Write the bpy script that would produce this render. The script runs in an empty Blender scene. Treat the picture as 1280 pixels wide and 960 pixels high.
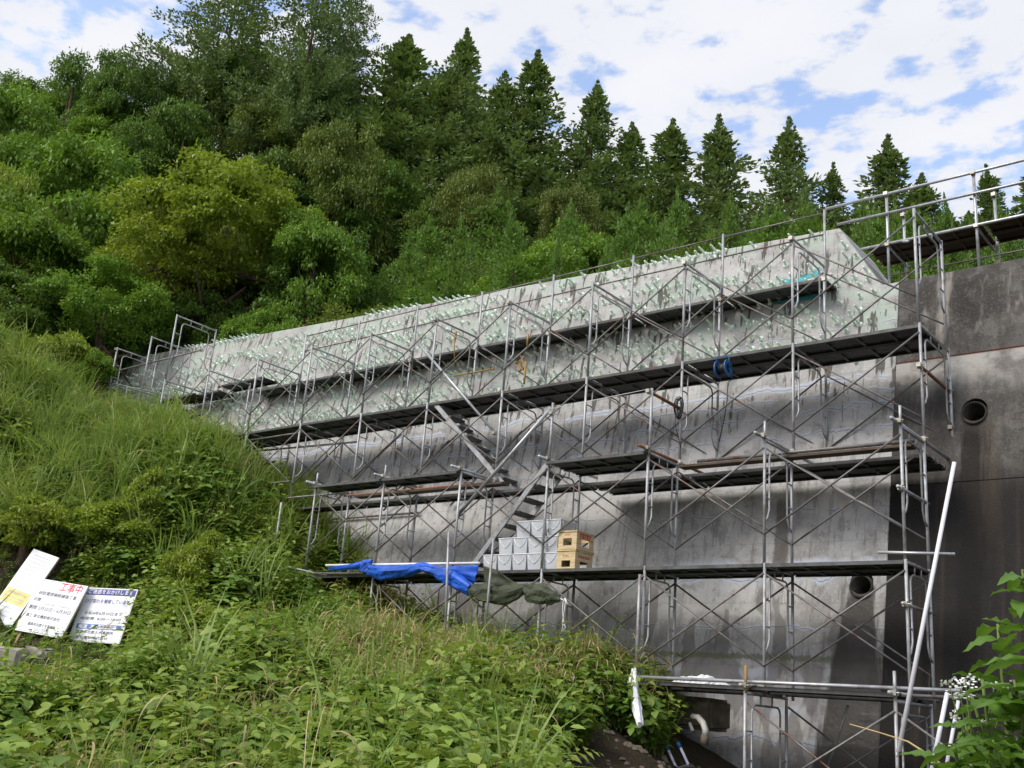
import bpy, bmesh, math, random
import numpy as np
from mathutils import Vector, Matrix, Euler

random.seed(7)
RNG = np.random.default_rng(11)
SC = bpy.context.scene
COL = SC.collection

# ------------------------------------------------------------------ camera
# world: X runs along the dam to the right, Y into the dam, Z up; metres
CAM = np.array([4.293, -13.667, -7.183])
YAW, PITCH, ROLL = math.radians(39.856), math.radians(17.307), math.radians(4.546)
FPX = 1309.5                                  # focal length in 1280-wide pixels
FW = np.array([-math.sin(YAW)*math.cos(PITCH), math.cos(YAW)*math.cos(PITCH), math.sin(PITCH)])
_r = np.cross(FW, [0, 0, 1]); _r /= np.linalg.norm(_r); _u = np.cross(_r, FW)
RT = math.cos(ROLL)*_r + math.sin(ROLL)*_u
UP = -math.sin(ROLL)*_r + math.cos(ROLL)*_u
cam = bpy.data.cameras.new('camera'); camo = bpy.data.objects.new('camera', cam)
COL.objects.link(camo); SC.camera = camo
cam.sensor_width = 36; cam.lens = 36*FPX/1280; cam.clip_end = 3000; cam.clip_start = 0.05
camo.matrix_world = Matrix(((RT[0], UP[0], -FW[0], CAM[0]), (RT[1], UP[1], -FW[1], CAM[1]),
                            (RT[2], UP[2], -FW[2], CAM[2]), (0, 0, 0, 1)))

def ray(px, py): return FW + (px-640)/FPX*RT - (py-480)/FPX*UP
def atD(px, py, D): return CAM + ray(px, py)*D
def onY(px, py, Y):
    d = ray(px, py); return CAM + d*(Y-CAM[1])/d[1]
def onZ(px, py, Z):
    d = ray(px, py); return CAM + d*(Z-CAM[2])/d[2]
def onX(px, py, X):
    d = ray(px, py); return CAM + d*(X-CAM[0])/d[0]
def px_of(P):
    d = np.asarray(P)-CAM; z = d@FW
    return 640+FPX*(d@RT)/z, 480-FPX*(d@UP)/z

# ------------------------------------------------------------------ sky, sun, exposure
SUN_AZ = math.radians(-160)     # measured from +Y towards +X : a veiled sun high behind the camera, a little left
SUN_EL = math.radians(45)
W = bpy.data.worlds.new('World'); SC.world = W; W.use_nodes = True
wt = W.node_tree; wt.nodes.clear()
def wn(t, **k):
    n = wt.nodes.new(t)
    for a, b in k.items(): setattr(n, a, b)
    return n
sky = wn('ShaderNodeTexSky', sky_type='NISHITA', sun_disc=False)
sky.sun_elevation = SUN_EL; sky.sun_rotation = SUN_AZ; sky.air_density = 1.0; sky.dust_density = 1.0; sky.ozone_density = 1.0
tc = wn('ShaderNodeTexCoord')
# cloud sheet: project the direction on a flat layer so that clouds shrink towards the horizon
sep = wn('ShaderNodeSeparateXYZ'); wt.links.new(tc.outputs['Generated'], sep.inputs[0])
mx = wn('ShaderNodeMath', operation='MAXIMUM'); wt.links.new(sep.outputs[2], mx.inputs[0]); mx.inputs[1].default_value = 0.08
dvx = wn('ShaderNodeMath', operation='DIVIDE'); wt.links.new(sep.outputs[0], dvx.inputs[0]); wt.links.new(mx.outputs[0], dvx.inputs[1])
dvy = wn('ShaderNodeMath', operation='DIVIDE'); wt.links.new(sep.outputs[1], dvy.inputs[0]); wt.links.new(mx.outputs[0], dvy.inputs[1])
cmb = wn('ShaderNodeCombineXYZ'); wt.links.new(dvx.outputs[0], cmb.inputs[0]); wt.links.new(dvy.outputs[0], cmb.inputs[1]); cmb.inputs[2].default_value = 3.7
cn = wn('ShaderNodeTexNoise'); cn.inputs['Scale'].default_value = 10.5; cn.inputs['Detail'].default_value = 7; cn.inputs['Roughness'].default_value = 0.56
wt.links.new(cmb.outputs[0], cn.inputs['Vector'])
cn2 = wn('ShaderNodeTexNoise'); cn2.inputs['Scale'].default_value = 1.3; cn2.inputs['Detail'].default_value = 2
wt.links.new(cmb.outputs[0], cn2.inputs['Vector'])
ad = wn('ShaderNodeMath', operation='MULTIPLY_ADD'); wt.links.new(cn2.outputs['Fac'], ad.inputs[0]); ad.inputs[1].default_value = 0.38; wt.links.new(cn.outputs['Fac'], ad.inputs[2])
cr = wn('ShaderNodeMapRange', interpolation_type='SMOOTHSTEP'); wt.links.new(ad.outputs[0], cr.inputs['Value'])
cr.inputs['From Min'].default_value = 0.54; cr.inputs['From Max'].default_value = 0.715
cn3 = wn('ShaderNodeTexNoise'); cn3.inputs['Scale'].default_value = 2.6; cn3.inputs['Detail'].default_value = 5
wt.links.new(cmb.outputs[0], cn3.inputs['Vector'])
cc = wn('ShaderNodeMix', data_type='RGBA'); wt.links.new(cn3.outputs['Fac'], cc.inputs['Factor'])
cc.inputs['A'].default_value = (5.2, 5.4, 6.0, 1); cc.inputs['B'].default_value = (7.0, 7.05, 7.3, 1)
skm = wn('ShaderNodeMix', data_type='RGBA', blend_type='MULTIPLY'); skm.inputs['Factor'].default_value = 1
wt.links.new(sky.outputs[0], skm.inputs['A']); skm.inputs['B'].default_value = (2.8, 2.45, 2.3, 1)
mixc = wn('ShaderNodeMix', data_type='RGBA'); wt.links.new(cr.outputs['Result'], mixc.inputs['Factor'])
wt.links.new(skm.outputs['Result'], mixc.inputs['A']); wt.links.new(cc.outputs['Result'], mixc.inputs['B'])
bg = wn('ShaderNodeBackground'); bg.inputs['Strength'].default_value = 0.1
wt.links.new(mixc.outputs['Result'], bg.inputs['Color'])
wo = wn('ShaderNodeOutputWorld'); wt.links.new(bg.outputs[0], wo.inputs[0])

sl = bpy.data.lights.new('sun', 'SUN'); sl.energy = 2.0; sl.angle = math.radians(30); sl.color = (1, 0.95, 0.86)
so = bpy.data.objects.new('sun', sl); COL.objects.link(so)
sdir = Vector((math.sin(SUN_AZ)*math.cos(SUN_EL), math.cos(SUN_AZ)*math.cos(SUN_EL), math.sin(SUN_EL)))
so.rotation_euler = sdir.to_track_quat('Z', 'Y').to_euler(); so.location = (0, 0, 60)
SC.view_settings.view_transform = 'Standard'; SC.view_settings.look = 'None'
SC.view_settings.exposure = 0.52; SC.view_settings.gamma = 1
SC.render.engine = 'CYCLES'
cy = SC.cycles
cy.max_bounces = 6; cy.diffuse_bounces = 3; cy.glossy_bounces = 2; cy.transmission_bounces = 4; cy.transparent_max_bounces = 4
cy.caustics_reflective = False; cy.caustics_refractive = False
cy.use_denoising = True

# ------------------------------------------------------------------ material helpers
class NT:
    def __init__(s, name):
        s.mat = bpy.data.materials.new(name); s.mat.use_nodes = True
        s.t = s.mat.node_tree; s.t.nodes.clear()
        s.out = s.t.nodes.new('ShaderNodeOutputMaterial')
        s.geo = None; s._sep = None
    def n(s, typ, **k):
        n = s.t.nodes.new(typ)
        for a, b in k.items(): setattr(n, a, b)
        return n
    def put(s, sock, v):
        if isinstance(v, bpy.types.NodeSocket): s.t.links.new(v, sock)
        elif isinstance(v, tuple) and len(v) == 3 and sock.type == 'RGBA': sock.default_value = (*v, 1)
        else: sock.default_value = v
    def pos(s):
        if s.geo is None: s.geo = s.n('ShaderNodeNewGeometry')
        return s.geo.outputs['Position']
    def obj(s):
        return s.n('ShaderNodeTexCoord').outputs['Object']
    def xyz(s):
        if s._sep is None:
            s._sep = s.n('ShaderNodeSeparateXYZ'); s.put(s._sep.inputs[0], s.pos())
        return s._sep.outputs
    def m(s, op, a, b=0.0, c=0.0):
        n = s.n('ShaderNodeMath', operation=op)
        s.put(n.inputs[0], a); s.put(n.inputs[1], b); s.put(n.inputs[2], c)
        return n.outputs[0]
    def comb(s, x, y, z):
        n = s.n('ShaderNodeCombineXYZ'); s.put(n.inputs[0], x); s.put(n.inputs[1], y); s.put(n.inputs[2], z); return n.outputs[0]
    def scale(s, v, x, y, z):
        n = s.n('ShaderNodeVectorMath', operation='MULTIPLY'); s.put(n.inputs[0], v); n.inputs[1].default_value = (x, y, z); return n.outputs[0]
    def noise(s, v, sc, det=3, ro=0.5, dist=0.0):
        n = s.n('ShaderNodeTexNoise'); s.put(n.inputs['Vector'], v)
        n.inputs['Scale'].default_value = sc; n.inputs['Detail'].default_value = det
        n.inputs['Roughness'].default_value = ro; n.inputs['Distortion'].default_value = dist
        return n.outputs['Fac']
    def sm(s, v, a, b, lo=0.0, hi=1.0):
        n = s.n('ShaderNodeMapRange', interpolation_type='SMOOTHSTEP'); s.put(n.inputs['Value'], v)
        n.inputs['From Min'].default_value = a; n.inputs['From Max'].default_value = b
        n.inputs['To Min'].default_value = lo; n.inputs['To Max'].default_value = hi
        return n.outputs['Result']
    def mix(s, f, a, b, blend='MIX'):
        n = s.n('ShaderNodeMix', data_type='RGBA', blend_type=blend)
        s.put(n.inputs['Factor'], f); s.put(n.inputs['A'], a); s.put(n.inputs['B'], b)
        return n.outputs['Result']
    def rnd(s):
        return s.n('ShaderNodeObjectInfo').outputs['Random']
    def attr(s, name):
        return s.n('ShaderNodeAttribute', attribute_name=name).outputs['Fac']
    def bump(s, h, st=0.3, d=0.02):
        n = s.n('ShaderNodeBump'); s.put(n.inputs['Height'], h); n.inputs['Strength'].default_value = st; n.inputs['Distance'].default_value = d
        return n.outputs[0]
    def bsdf(s, color, rough=0.8, metal=0.0, spec=0.3, normal=None, **k):
        n = s.n('ShaderNodeBsdfPrincipled')
        s.put(n.inputs['Base Color'], color); s.put(n.inputs['Roughness'], rough); s.put(n.inputs['Metallic'], metal)
        n.inputs['Specular IOR Level'].default_value = spec
        if normal is not None: s.put(n.inputs['Normal'], normal)
        for a, b in k.items(): s.put(n.inputs[a.replace('_', ' ')], b)
        return n.outputs[0]
    def done(s, sh):
        s.t.links.new(sh, s.out.inputs[0]); return s.mat

M = {}
def concrete_pale():
    t = NT('pale_concrete'); P = t.pos(); x, y, z = t.xyz()[:]
    big = t.noise(P, 0.55, 4, .55); med = t.noise(P, 2.4, 5, .6); fine = t.noise(P, 22, 4, .65)
    c = t.mix(t.sm(big, .3, .7), (.365, .358, .348), (.53, .525, .515))
    c = t.mix(t.m('MULTIPLY', t.sm(med, .46, .62), .62), c, (.265, .255, .248))
    c = t.mix(t.m('MULTIPLY', t.sm(fine, .52, .66), .5), c, (.60, .585, .56))
    c = t.mix(t.m('MULTIPLY', t.sm(t.noise(P, 9, 5, .7), .57, .66), .55), c, (.20, .185, .165))
    c = t.mix(t.m('MULTIPLY', t.sm(t.noise(t.scale(P, 7, 0, .3), 1, 5, .6), .54, .66), .35), c, (.22, .20, .185))
    # formwork board lines
    fb = t.m('FRACT', t.m('MULTIPLY', z, 1.11)); line = t.m('MULTIPLY', t.sm(fb, .0, .025, 1, 0), .35)
    c = t.mix(line, c, (.2, .19, .18))
    # greenish resin wash and lime over the injected band
    band = t.m('MULTIPLY', t.sm(z, -1.85, -1.45), t.sm(t.noise(t.scale(P, 1.0, 1, 2.2), 1.4, 5, .65), .45, .62))
    c = t.mix(t.m('MULTIPLY', band, .75), c, (.40, .49, .42))
    # short dark drips
    dv = t.scale(P, 11, 0, 1.5)
    dn = t.noise(dv, 1.0, 3, .55); dm = t.noise(P, .9, 2, .5)
    dr = t.m('MULTIPLY', t.sm(dn, .56, .59), t.sm(dm, .38, .47))
    dr = t.m('MULTIPLY', dr, t.sm(z, -3.4, -2.0, .35, 1))
    c = t.mix(t.m('MULTIPLY', dr, .82), c, (.065, .052, .042))
    # narrow long streaks lower down
    ln = t.noise(t.scale(P, 11.0, 0, .2), 1.0, 4, .55)
    c = t.mix(t.m('MULTIPLY', t.sm(ln, .62, .72), t.sm(z, -3.0, -4.2, 0, .5)), c, (.15, .125, .10))
    # crack sealant : bluish white wavy smears
    waves = []
    for k in range(4):
        v_ = t.n('ShaderNodeVectorMath', operation='ADD'); t.put(v_.inputs[0], t.scale(P, 1, 0, .3)); v_.inputs[1].default_value = (7.3*k, 3.1*k, 0)
        waves.append((t.m('ADD', z, t.m('MULTIPLY', t.m('SUBTRACT', t.noise(v_.outputs[0], 1.1+.3*k, 6, .62), .5), .42)),
                      t.sm(t.noise(v_.outputs[0], 1.5, 3, .6), .40, .50)))
    rag = t.m('MULTIPLY', t.m('SUBTRACT', t.noise(P, 11, 4, .7), .5), .13)
    tot = 0.0; crk = 0.0
    for k, (zc, w_, st_) in enumerate(((-1.92, .05, 1), (-2.13, .03, .8), (-2.42, .035, .7), (-2.78, .022, .8), (-3.12, .02, .7), (-4.0, .02, .6), (-4.86, .075, 1), (-5.02, .05, .8), (-5.75, .022, .9), (-6.42, .07, .8), (-6.9, .06, .8), (-7.3, .05, .8), (-.98, .022, .6))):
        zz, br = waves[k % 4]
        da = t.m('ABSOLUTE', t.m('SUBTRACT', zz, zc)); dd = t.m('ADD', da, rag)
        tot = t.m('MAXIMUM', t.m('MULTIPLY', t.sm(dd, w_*.35, w_*1.5, st_, 0), br), tot)
        if w_ < .06: crk = t.m('MAXIMUM', t.m('MULTIPLY', t.sm(da, .004, .010, .8, 0), br), crk)
    c = t.mix(t.m('MULTIPLY', tot, .8), c, (.53, .585, .69))
    c = t.mix(crk, c, (.16, .165, .19))
    # thin dark crack in the middle of the sealant
    # damp blocks near the foot
    pn = t.noise(t.scale(P, 2.3, 0, .85), 1.0, 3, .4)
    dp = t.m('MULTIPLY', t.sm(pn, .535, .565), t.sm(z, -5.0, -5.3))
    c = t.mix(t.m('MULTIPLY', dp, .62), c, (.125, .112, .10))
    c = t.mix(t.m('MULTIPLY', t.sm(z, -4.9, -6.4), .25), c, (.16, .155, .155))  # darker towards the foot: damp plus deck shade put into the colour
    # mossy seam
    sm_ = t.m('ADD', t.m('ABSOLUTE', t.m('ADD', z, 6.18)), rag)
    c = t.mix(t.m('MULTIPLY', t.sm(sm_, .02, .06, 1, 0), .7), c, (.11, .13, .06))
    # wet run under the drain
    wx = t.m('ADD', t.m('ABSOLUTE', t.m('ADD', x, 1.17)), t.m('MULTIPLY', t.m('SUBTRACT', t.noise(t.scale(P, 9, 0, .9), 1, 5, .65), .5), .34))
    ww = t.m('MULTIPLY_ADD', t.m('ADD', z, 5.1), -.15, .13)
    wet = t.m('MULTIPLY', t.sm(t.m('SUBTRACT', wx, ww), -.02, .06, 1, 0), t.sm(z, -5.12, -5.2))
    c = t.mix(t.m('MULTIPLY', wet, .93), c, (.03, .025, .02))
    for sx, z0, z1, hw in ((-2.42, -3.75, -4.95, .09), (-6.9, -3.9, -5.0, .16)):
        q = t.m('ADD', t.m('ABSOLUTE', t.m('SUBTRACT', x, sx)), t.m('MULTIPLY', t.m('SUBTRACT', t.noise(P, 4, 3, .6), .5), .12))
        k = t.m('MULTIPLY', t.sm(q, hw, hw+.05, 1, 0), t.m('MULTIPLY', t.sm(z, z0, z0-.15), t.sm(z, z1-.05, z1)))
        c = t.mix(t.m('MULTIPLY', k, .75), c, (.10, .085, .07))
    nb = t.bump(t.m('ADD', t.m('MULTIPLY', fine, .5), t.m('ADD', med, t.m('MULTIPLY', tot, .5))), .55, .02)
    return t.done(t.bsdf(c, t.sm(wet, 0, 1, .9, .45), normal=nb, spec=.25))
M['pale'] = concrete_pale()
def concrete_dark():
    t = NT('weathered_concrete'); P = t.pos(); x, y, z = t.xyz()[:]
    big = t.noise(P, .7, 4, .6); med = t.noise(P, 3, 5, .65); fine = t.noise(P, 30, 4, .7)
    c = t.mix(t.sm(big, .3, .7), (.050, .046, .042), (.105, .098, .091))
    c = t.mix(t.m('MULTIPLY', t.sm(med, .48, .64), .7), c, (.15, .141, .128))
    c = t.mix(t.m('MULTIPLY', t.sm(fine, .52, .66), .5), c, (.20, .188, .168))
    c = t.mix(t.m('MULTIPLY', t.sm(t.noise(P, 10, 5, .7), .56, .65), .6), c, (.04, .036, .032))
    c = t.mix(t.m('MULTIPLY', t.sm(t.noise(t.scale(P, 2.6, 0, .5), 1, 5, .6), .5, .62), .55), c, (.05, .045, .04))
    # lime band under the construction joint
    dr = t.m('MULTIPLY', t.sm(t.m('ADD', z, t.m('MULTIPLY', t.noise(t.scale(P, 4.5, 0, .3), 1, 4, .6), -.5)), -2.75, -2.15), t.sm(z, -1.72, -1.78))
    c = t.mix(t.m('MULTIPLY', dr, t.sm(t.noise(P, 2.2, 4, .6), .35, .6, .2, .85)), c, (.44, .425, .395))
    lp = t.m('MULTIPLY', t.sm(t.noise(t.scale(P, 2.2, 0, .7), 1, 4, .6), .56, .68), t.sm(z, -1.8, -1.2))
    c = t.mix(t.m('MULTIPLY', lp, .75), c, (.33, .31, .28))
    # lower lift : black algae with brown runs
    lo = t.sm(t.m('ADD', z, t.m('MULTIPLY', t.noise(t.scale(P, 6, 0, .4), 1, 4, .6), .7)), -2.9, -3.6)
    c = t.mix(t.m('MULTIPLY', lo, .93), c, (.017, .0155, .0145))
    st = t.noise(t.scale(P, 5, 0, .22), 1, 4, .55)
    c = t.mix(t.m('MULTIPLY', t.sm(st, .52, .66), t.m('MULTIPLY', lo, .35)), c, (.07, .055, .042))
    c = t.mix(t.m('MULTIPLY', t.sm(t.noise(t.scale(P, 7, 0, .5), 1, 3, .6), .66, .73), .4), c, (.25, .24, .23))
    # brown run below the drain
    wx = t.m('ADD', t.m('ABSOLUTE', t.m('SUBTRACT', x, .42)), t.m('MULTIPLY', t.m('SUBTRACT', t.noise(P, 3.2, 4, .6), .5), .2))
    ww = t.m('MULTIPLY_ADD', t.m('ADD', z, 2.7), -.06, .10)
    wet = t.m('MULTIPLY', t.sm(t.m('SUBTRACT', wx, ww), -.02, .1, 1, 0), t.sm(z, -2.75, -2.85))
    c = t.mix(t.m('MULTIPLY', t.m('MULTIPLY', wet, t.sm(z, -5.0, -3.2)), .5), c, (.085, .064, .045))
    w2 = t.m('ADD', t.m('ABSOLUTE', t.m('SUBTRACT', x, .28)), t.m('MULTIPLY', t.m('SUBTRACT', t.noise(t.scale(P, 9, 0, .8), 1, 5, .65), .5), .4))
    k2 = t.m('MULTIPLY', t.sm(w2, .10, .2, 1, 0), t.sm(z, -2.75, -3.1))
    c = t.mix(t.m('MULTIPLY', k2, .8), c, (.016, .014, .013))
    rj = t.m('ABSOLUTE', t.m('ADD', z, 1.745))
    c = t.mix(t.sm(rj, .012, .03, .8, 0), c, (.12, .05, .03))
    nb = t.bump(t.m('ADD', t.m('MULTIPLY', fine, .6), med), .7, .025)
    return t.done(t.bsdf(c, .85, normal=nb, spec=.25))
M['dark'] = concrete_dark()
def steel(name, a, b, rust, rough=.5, metal=.35, streak=True):
    t = NT(name); P = t.pos(); r = t.rnd()
    c = t.mix(t.sm(t.noise(P, 7, 4, .6), .35, .65), a, b)
    c = t.mix(t.m('MULTIPLY', r, .45), c, tuple(q*.62 for q in a))
    v = t.n('ShaderNodeVectorMath', operation='ADD'); t.put(v.inputs[0], P)
    t.put(v.inputs[1], t.comb(t.m('MULTIPLY', r, 13.0), 0.0, 0.0))
    k = t.sm(t.m('ADD', t.noise(v.outputs[0], 4.5, 5, .65), t.m('MULTIPLY', r, .10)), .60, .70)
    c = t.mix(t.m('MULTIPLY', k, rust), c, (.14, .06, .03))
    return t.done(t.bsdf(c, rough, metal, .4))
M['post'] = steel('galvanised_post', (.36, .37, .38), (.50, .51, .52), .45)
M['brace'] = steel('weathered_brace', (.17, .16, .155), (.27, .26, .25), .8)
M['pipe'] = steel('bright_pipe', (.46, .48, .50), (.62, .64, .66), .3, .38, .45)
M['plank'] = steel('deck_steel', (.075, .078, .078), (.13, .133, .13), .45, .6, .2)
M['clamp'] = steel('clamp_steel', (.36, .33, .26), (.55, .53, .48), .4, .4, .5)
M['rusty'] = steel('rusty_pipe', (.23, .10, .05), (.34, .16, .075), .8, .8, 0)
M['white_pipe'] = steel('white_pipe', (.80, .81, .84), (.88, .89, .92), .05, .3, 0)
M['yellow'] = steel('ochre_pipe', (.38, .22, .05), (.46, .30, .08), .4, .6, 0)
def plain(name, col, rough=.6, spec=.3, var=.12, scale=6, metal=0.0, bump=0.0, **k):
    t = NT(name); P = t.pos()
    n_ = t.noise(P, scale, 4, .6)
    c = t.mix(t.sm(n_, .3, .7), tuple(q*(1-var) for q in col), tuple(min(q*(1+var), .95) for q in col))
    nb = t.bump(n_, bump, .02) if bump else None
    return t.done(t.bsdf(c, rough, metal, spec, normal=nb, **k))
M['pin'] = plain('pale_green_plastic', (.72, .83, .72), .45)
M['bin'] = plain('grey_plastic', (.50, .525, .56), .4, .4, .08, 5)
M['bin_line'] = plain('white_plastic', (.80, .81, .83), .4)
def wood_mat(name, a, b):
    t = NT(name); P = t.pos()
    g = t.noise(t.scale(P, 3, 3, 26), 1.6, 4, .6)
    c = t.mix(t.sm(g, .3, .7), a, b)
    return t.done(t.bsdf(c, .7, spec=.25))
M['crate'] = wood_mat('crate_wood', (.50, .37, .20), (.66, .53, .33))
M['oldwood'] = wood_mat('old_plank_wood', (.06, .045, .032), (.12, .088, .06))
M['red_ink'] = plain('red_print', (.50, .03, .035), .6)
M['blue_tarp'] = plain('blue_tarpaulin', (.016, .095, .50), .5, .35, .25, 4, bump=.5)
M['green_tarp'] = plain('olive_tarpaulin', (.052, .062, .038), .65, .3, .2, 5, bump=.15)
M['white_sheet'] = plain('white_sheet', (.76, .77, .80), .5, .4, .06, 9)
M['rope'] = plain('white_rope', (.7, .7, .7), .8)
M['reel'] = plain('blue_reel', (.03, .12, .30), .45, .4)
M['cable'] = plain('black_cable', (.014, .014, .016), .5)
M['board'] = plain('sign_white', (.80, .81, .84), .35, .45, .03, 3)
M['board_back'] = plain('sign_back_timber', (.33, .24, .14), .7)
M['ink_black'] = plain('ink_black', (.10, .105, .17), .6)
M['ink_grey'] = plain('ink_grey', (.45, .47, .52), .6)
M['ink_red'] = plain('ink_red', (.62, .04, .08), .55)
M['ink_blue'] = plain('ink_blue', (.055, .06, .26), .5)
M['ink_sky'] = plain('ink_sky', (.10, .20, .50), .5)
M['ink_yellow'] = plain('ink_yellow', (.80, .68, .26), .5)
M['cyan'] = plain('cyan_paint', (.06, .36, .42), .6, .3, .25, 12)
M['block'] = plain('mossy_concrete', (.15, .125, .095), .9, .2, .35, 6, bump=.4)
M['stone'] = plain('kerb_stone', (.33, .30, .26), .9, .2, .25, 7, bump=.4)
M['pvc'] = plain('weathered_pvc', (.55, .55, .50), .5, .3, .2, 9)
M['bark'] = plain('bark', (.085, .062, .045), .95, .1, .35, 5, bump=.5)
M['bark2'] = plain('cedar_bark', (.12, .075, .05), .95, .1, .3, 5, bump=.5)
M['stem'] = plain('green_stem', (.14, .20, .05), .6)
M['straw'] = plain('dry_straw', (.42, .32, .16), .8, .2, .25, 3)
M['flower'] = plain('white_petal', (.78, .78, .74), .7)
M['hole'] = plain('drain_inside', (.05, .045, .04), .9, .2, .3)
def soil():
    t = NT('soil'); P = t.pos()
    n1 = t.noise(P, 1.4, 5, .6); n2 = t.noise(P, 9, 5, .75); n3 = t.noise(P, 32, 3, .7)
    c = t.mix(t.sm(n1, .35, .65), (.045, .034, .022), (.085, .062, .040))
    c = t.mix(t.m('MULTIPLY', t.sm(n2, .48, .6), .7), c, (.035, .038, .018))
    c = t.mix(t.m('MULTIPLY', t.sm(n3, .55, .65), .6), c, (.15, .125, .09))
    return t.done(t.bsdf(c, .95, spec=.15, normal=t.bump(t.m('ADD', n2, t.m('MULTIPLY', n3, .5)), 1.0, .12)))
M['soil'] = soil()
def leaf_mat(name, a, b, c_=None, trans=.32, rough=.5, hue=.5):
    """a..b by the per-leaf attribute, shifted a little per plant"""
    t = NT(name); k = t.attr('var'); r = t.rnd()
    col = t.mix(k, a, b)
    if c_ is not None: col = t.mix(t.sm(r, .35, 1.0, 0, hue), col, c_)
    p = t.bsdf(col, rough, 0, .35)
    tr = t.n('ShaderNodeBsdfTranslucent')
    tcol = t.mix(.5, col, t.mix(1.0, col, (1.5, 1.45, .6), 'MULTIPLY'))
    t.put(tr.inputs['Color'], tcol)
    mx_ = t.n('ShaderNodeMixShader'); mx_.inputs[0].default_value = trans
    t.t.links.new(p, mx_.inputs[1]); t.t.links.new(tr.outputs[0], mx_.inputs[2])
    return t.done(mx_.outputs[0])
M['leaf_yel'] = leaf_mat('leaf_yellow_green', (.165, .240, .028), (.31, .41, .050), (.25, .31, .04))
M['leaf_mid'] = leaf_mat('leaf_mid_green', (.105, .205, .026), (.215, .365, .050), (.17, .27, .036))
M['leaf_drk'] = leaf_mat('leaf_dark_green', (.076, .155, .027), (.160, .275, .046), (.12, .19, .034))
M['leaf_olv'] = leaf_mat('leaf_olive', (.098, .155, .030), (.190, .255, .048), (.15, .185, .04))
M['leaf_ced'] = leaf_mat('cedar_needles', (.075, .132, .036), (.168, .248, .066), (.14, .20, .064), .3)
M['leaf_cyp'] = leaf_mat('cypress_scales', (.084, .172, .027), (.178, .310, .050), (.14, .22, .036), .34)
M['weed'] = leaf_mat('weed_leaf', (.130, .220, .032), (.28, .39, .070), (.29, .33, .065), .32, .45, .6)
M['weed2'] = leaf_mat('weed_leaf_deep', (.085, .170, .026), (.185, .310, .050), (.19, .26, .05), .32, .45, .6)
M['grass'] = leaf_mat('grass_blade', (.130, .225, .040), (.28, .39, .095), (.34, .36, .12), .35, .5, .5)
M['drygrass'] = leaf_mat('dry_grass', (.36, .28, .13), (.54, .45, .25), (.44, .28, .15), .25, .7, .6)
M['rustleaf'] = leaf_mat('rust_leaf', (.16, .085, .022), (.17, .17, .035), (.10, .14, .03), .3)
M['bigleaf'] = leaf_mat('big_leaf', (.085, .185, .026), (.155, .28, .042), None, .35, .4)

# ------------------------------------------------------------------ mesh helpers
class MB:
    def __init__(s): s.v = []; s.f = []
    def _add(s, vs, fs):
        o = len(s.v); s.v += [tuple(map(float, q)) for q in vs]; s.f += [tuple(i+o for i in q) for q in fs]; return s
    def box(s, a, b):
        x0, y0, z0 = a; x1, y1, z1 = b
        return s._add([(x0, y0, z0), (x1, y0, z0), (x1, y1, z0), (x0, y1, z0), (x0, y0, z1), (x1, y0, z1), (x1, y1, z1), (x0, y1, z1)],
                      [(0, 3, 2, 1), (4, 5, 6, 7), (0, 1, 5, 4), (1, 2, 6, 5), (2, 3, 7, 6), (3, 0, 4, 7)])
    def obox(s, c, ax, ay, az):
        c, ax, ay, az = (np.asarray(q, float) for q in (c, ax, ay, az))
        vs = [c+i*ax+j*ay+k*az for k in (-1, 1) for i, j in ((-1, -1), (1, -1), (1, 1), (-1, 1))]
        return s._add(vs, [(0, 3, 2, 1), (4, 5, 6, 7), (0, 1, 5, 4), (1, 2, 6, 5), (2, 3, 7, 6), (3, 0, 4, 7)])
    def tube(s, pts, r, n=8, cap=True):
        pts = [np.asarray(q, float) for q in pts]; m = len(pts)
        rs = r if hasattr(r, '__len__') else [r]*m
        vs = []; a = None
        for i, q in enumerate(pts):
            d = pts[min(i+1, m-1)]-pts[max(i-1, 0)]; d = d/(np.linalg.norm(d)+1e-9)
            if a is None:
                a = np.cross(d, [0, 0, 1.0]) if abs(d[2]) < .9 else np.cross(d, [1.0, 0, 0])
            a = a-d*(a@d); a /= np.linalg.norm(a)+1e-9; b = np.cross(d, a)
            for k in range(n):
                t = 2*math.pi*k/n; vs.append(q+rs[i]*(a*math.cos(t)+b*math.sin(t)))
        fs = []
        for i in range(m-1):
            for k in range(n):
                k2 = (k+1) % n; fs.append((i*n+k, i*n+k2, (i+1)*n+k2, (i+1)*n+k))
        if cap: fs += [tuple(range(n-1, -1, -1)), tuple((m-1)*n+k for k in range(n))]
        return s._add(vs, fs)
    def mesh(s, name, mat=None, smooth=False):
        me = bpy.data.meshes.new(name); me.from_pydata(s.v, [], s.f); me.update()
        if mat is not None: me.materials.append(M[mat] if isinstance(mat, str) else mat)
        if smooth: me.polygons.foreach_set('use_smooth', [True]*len(me.polygons))
        return me

def link(name, data, loc=(0, 0, 0), parent=None, rot=(0, 0, 0), scale=None):
    o = bpy.data.objects.new(name, data); COL.objects.link(o)
    if parent is not None:
        o.parent = parent; pl = parent.get('_w', (0, 0, 0))
        o.location = [float(a)-b for a, b in zip(loc, pl)]
    else: o.location = [float(q) for q in loc]
    o.rotation_euler = rot
    if scale is not None: o.scale = scale
    return o
def tag(o, label, cat, group=None):
    o['label'] = label; o['category'] = cat
    if group: o['group'] = group
    return o
THINGS = []
def thing(name, loc, label, cat, group=None):
    o = link(name, None, loc); o['_w'] = [float(q) for q in loc]; THINGS.append(o); o.empty_display_size = .2
    return tag(o, label, cat, group)
def struct(o): o['kind'] = 'structure'; return o
def stuff(o): o['kind'] = 'stuff'; return o
def sub(name, me, parent):                       # sub-part sitting at its part's origin
    o = bpy.data.objects.new(name, me); COL.objects.link(o); o.parent = parent; return o

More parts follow.
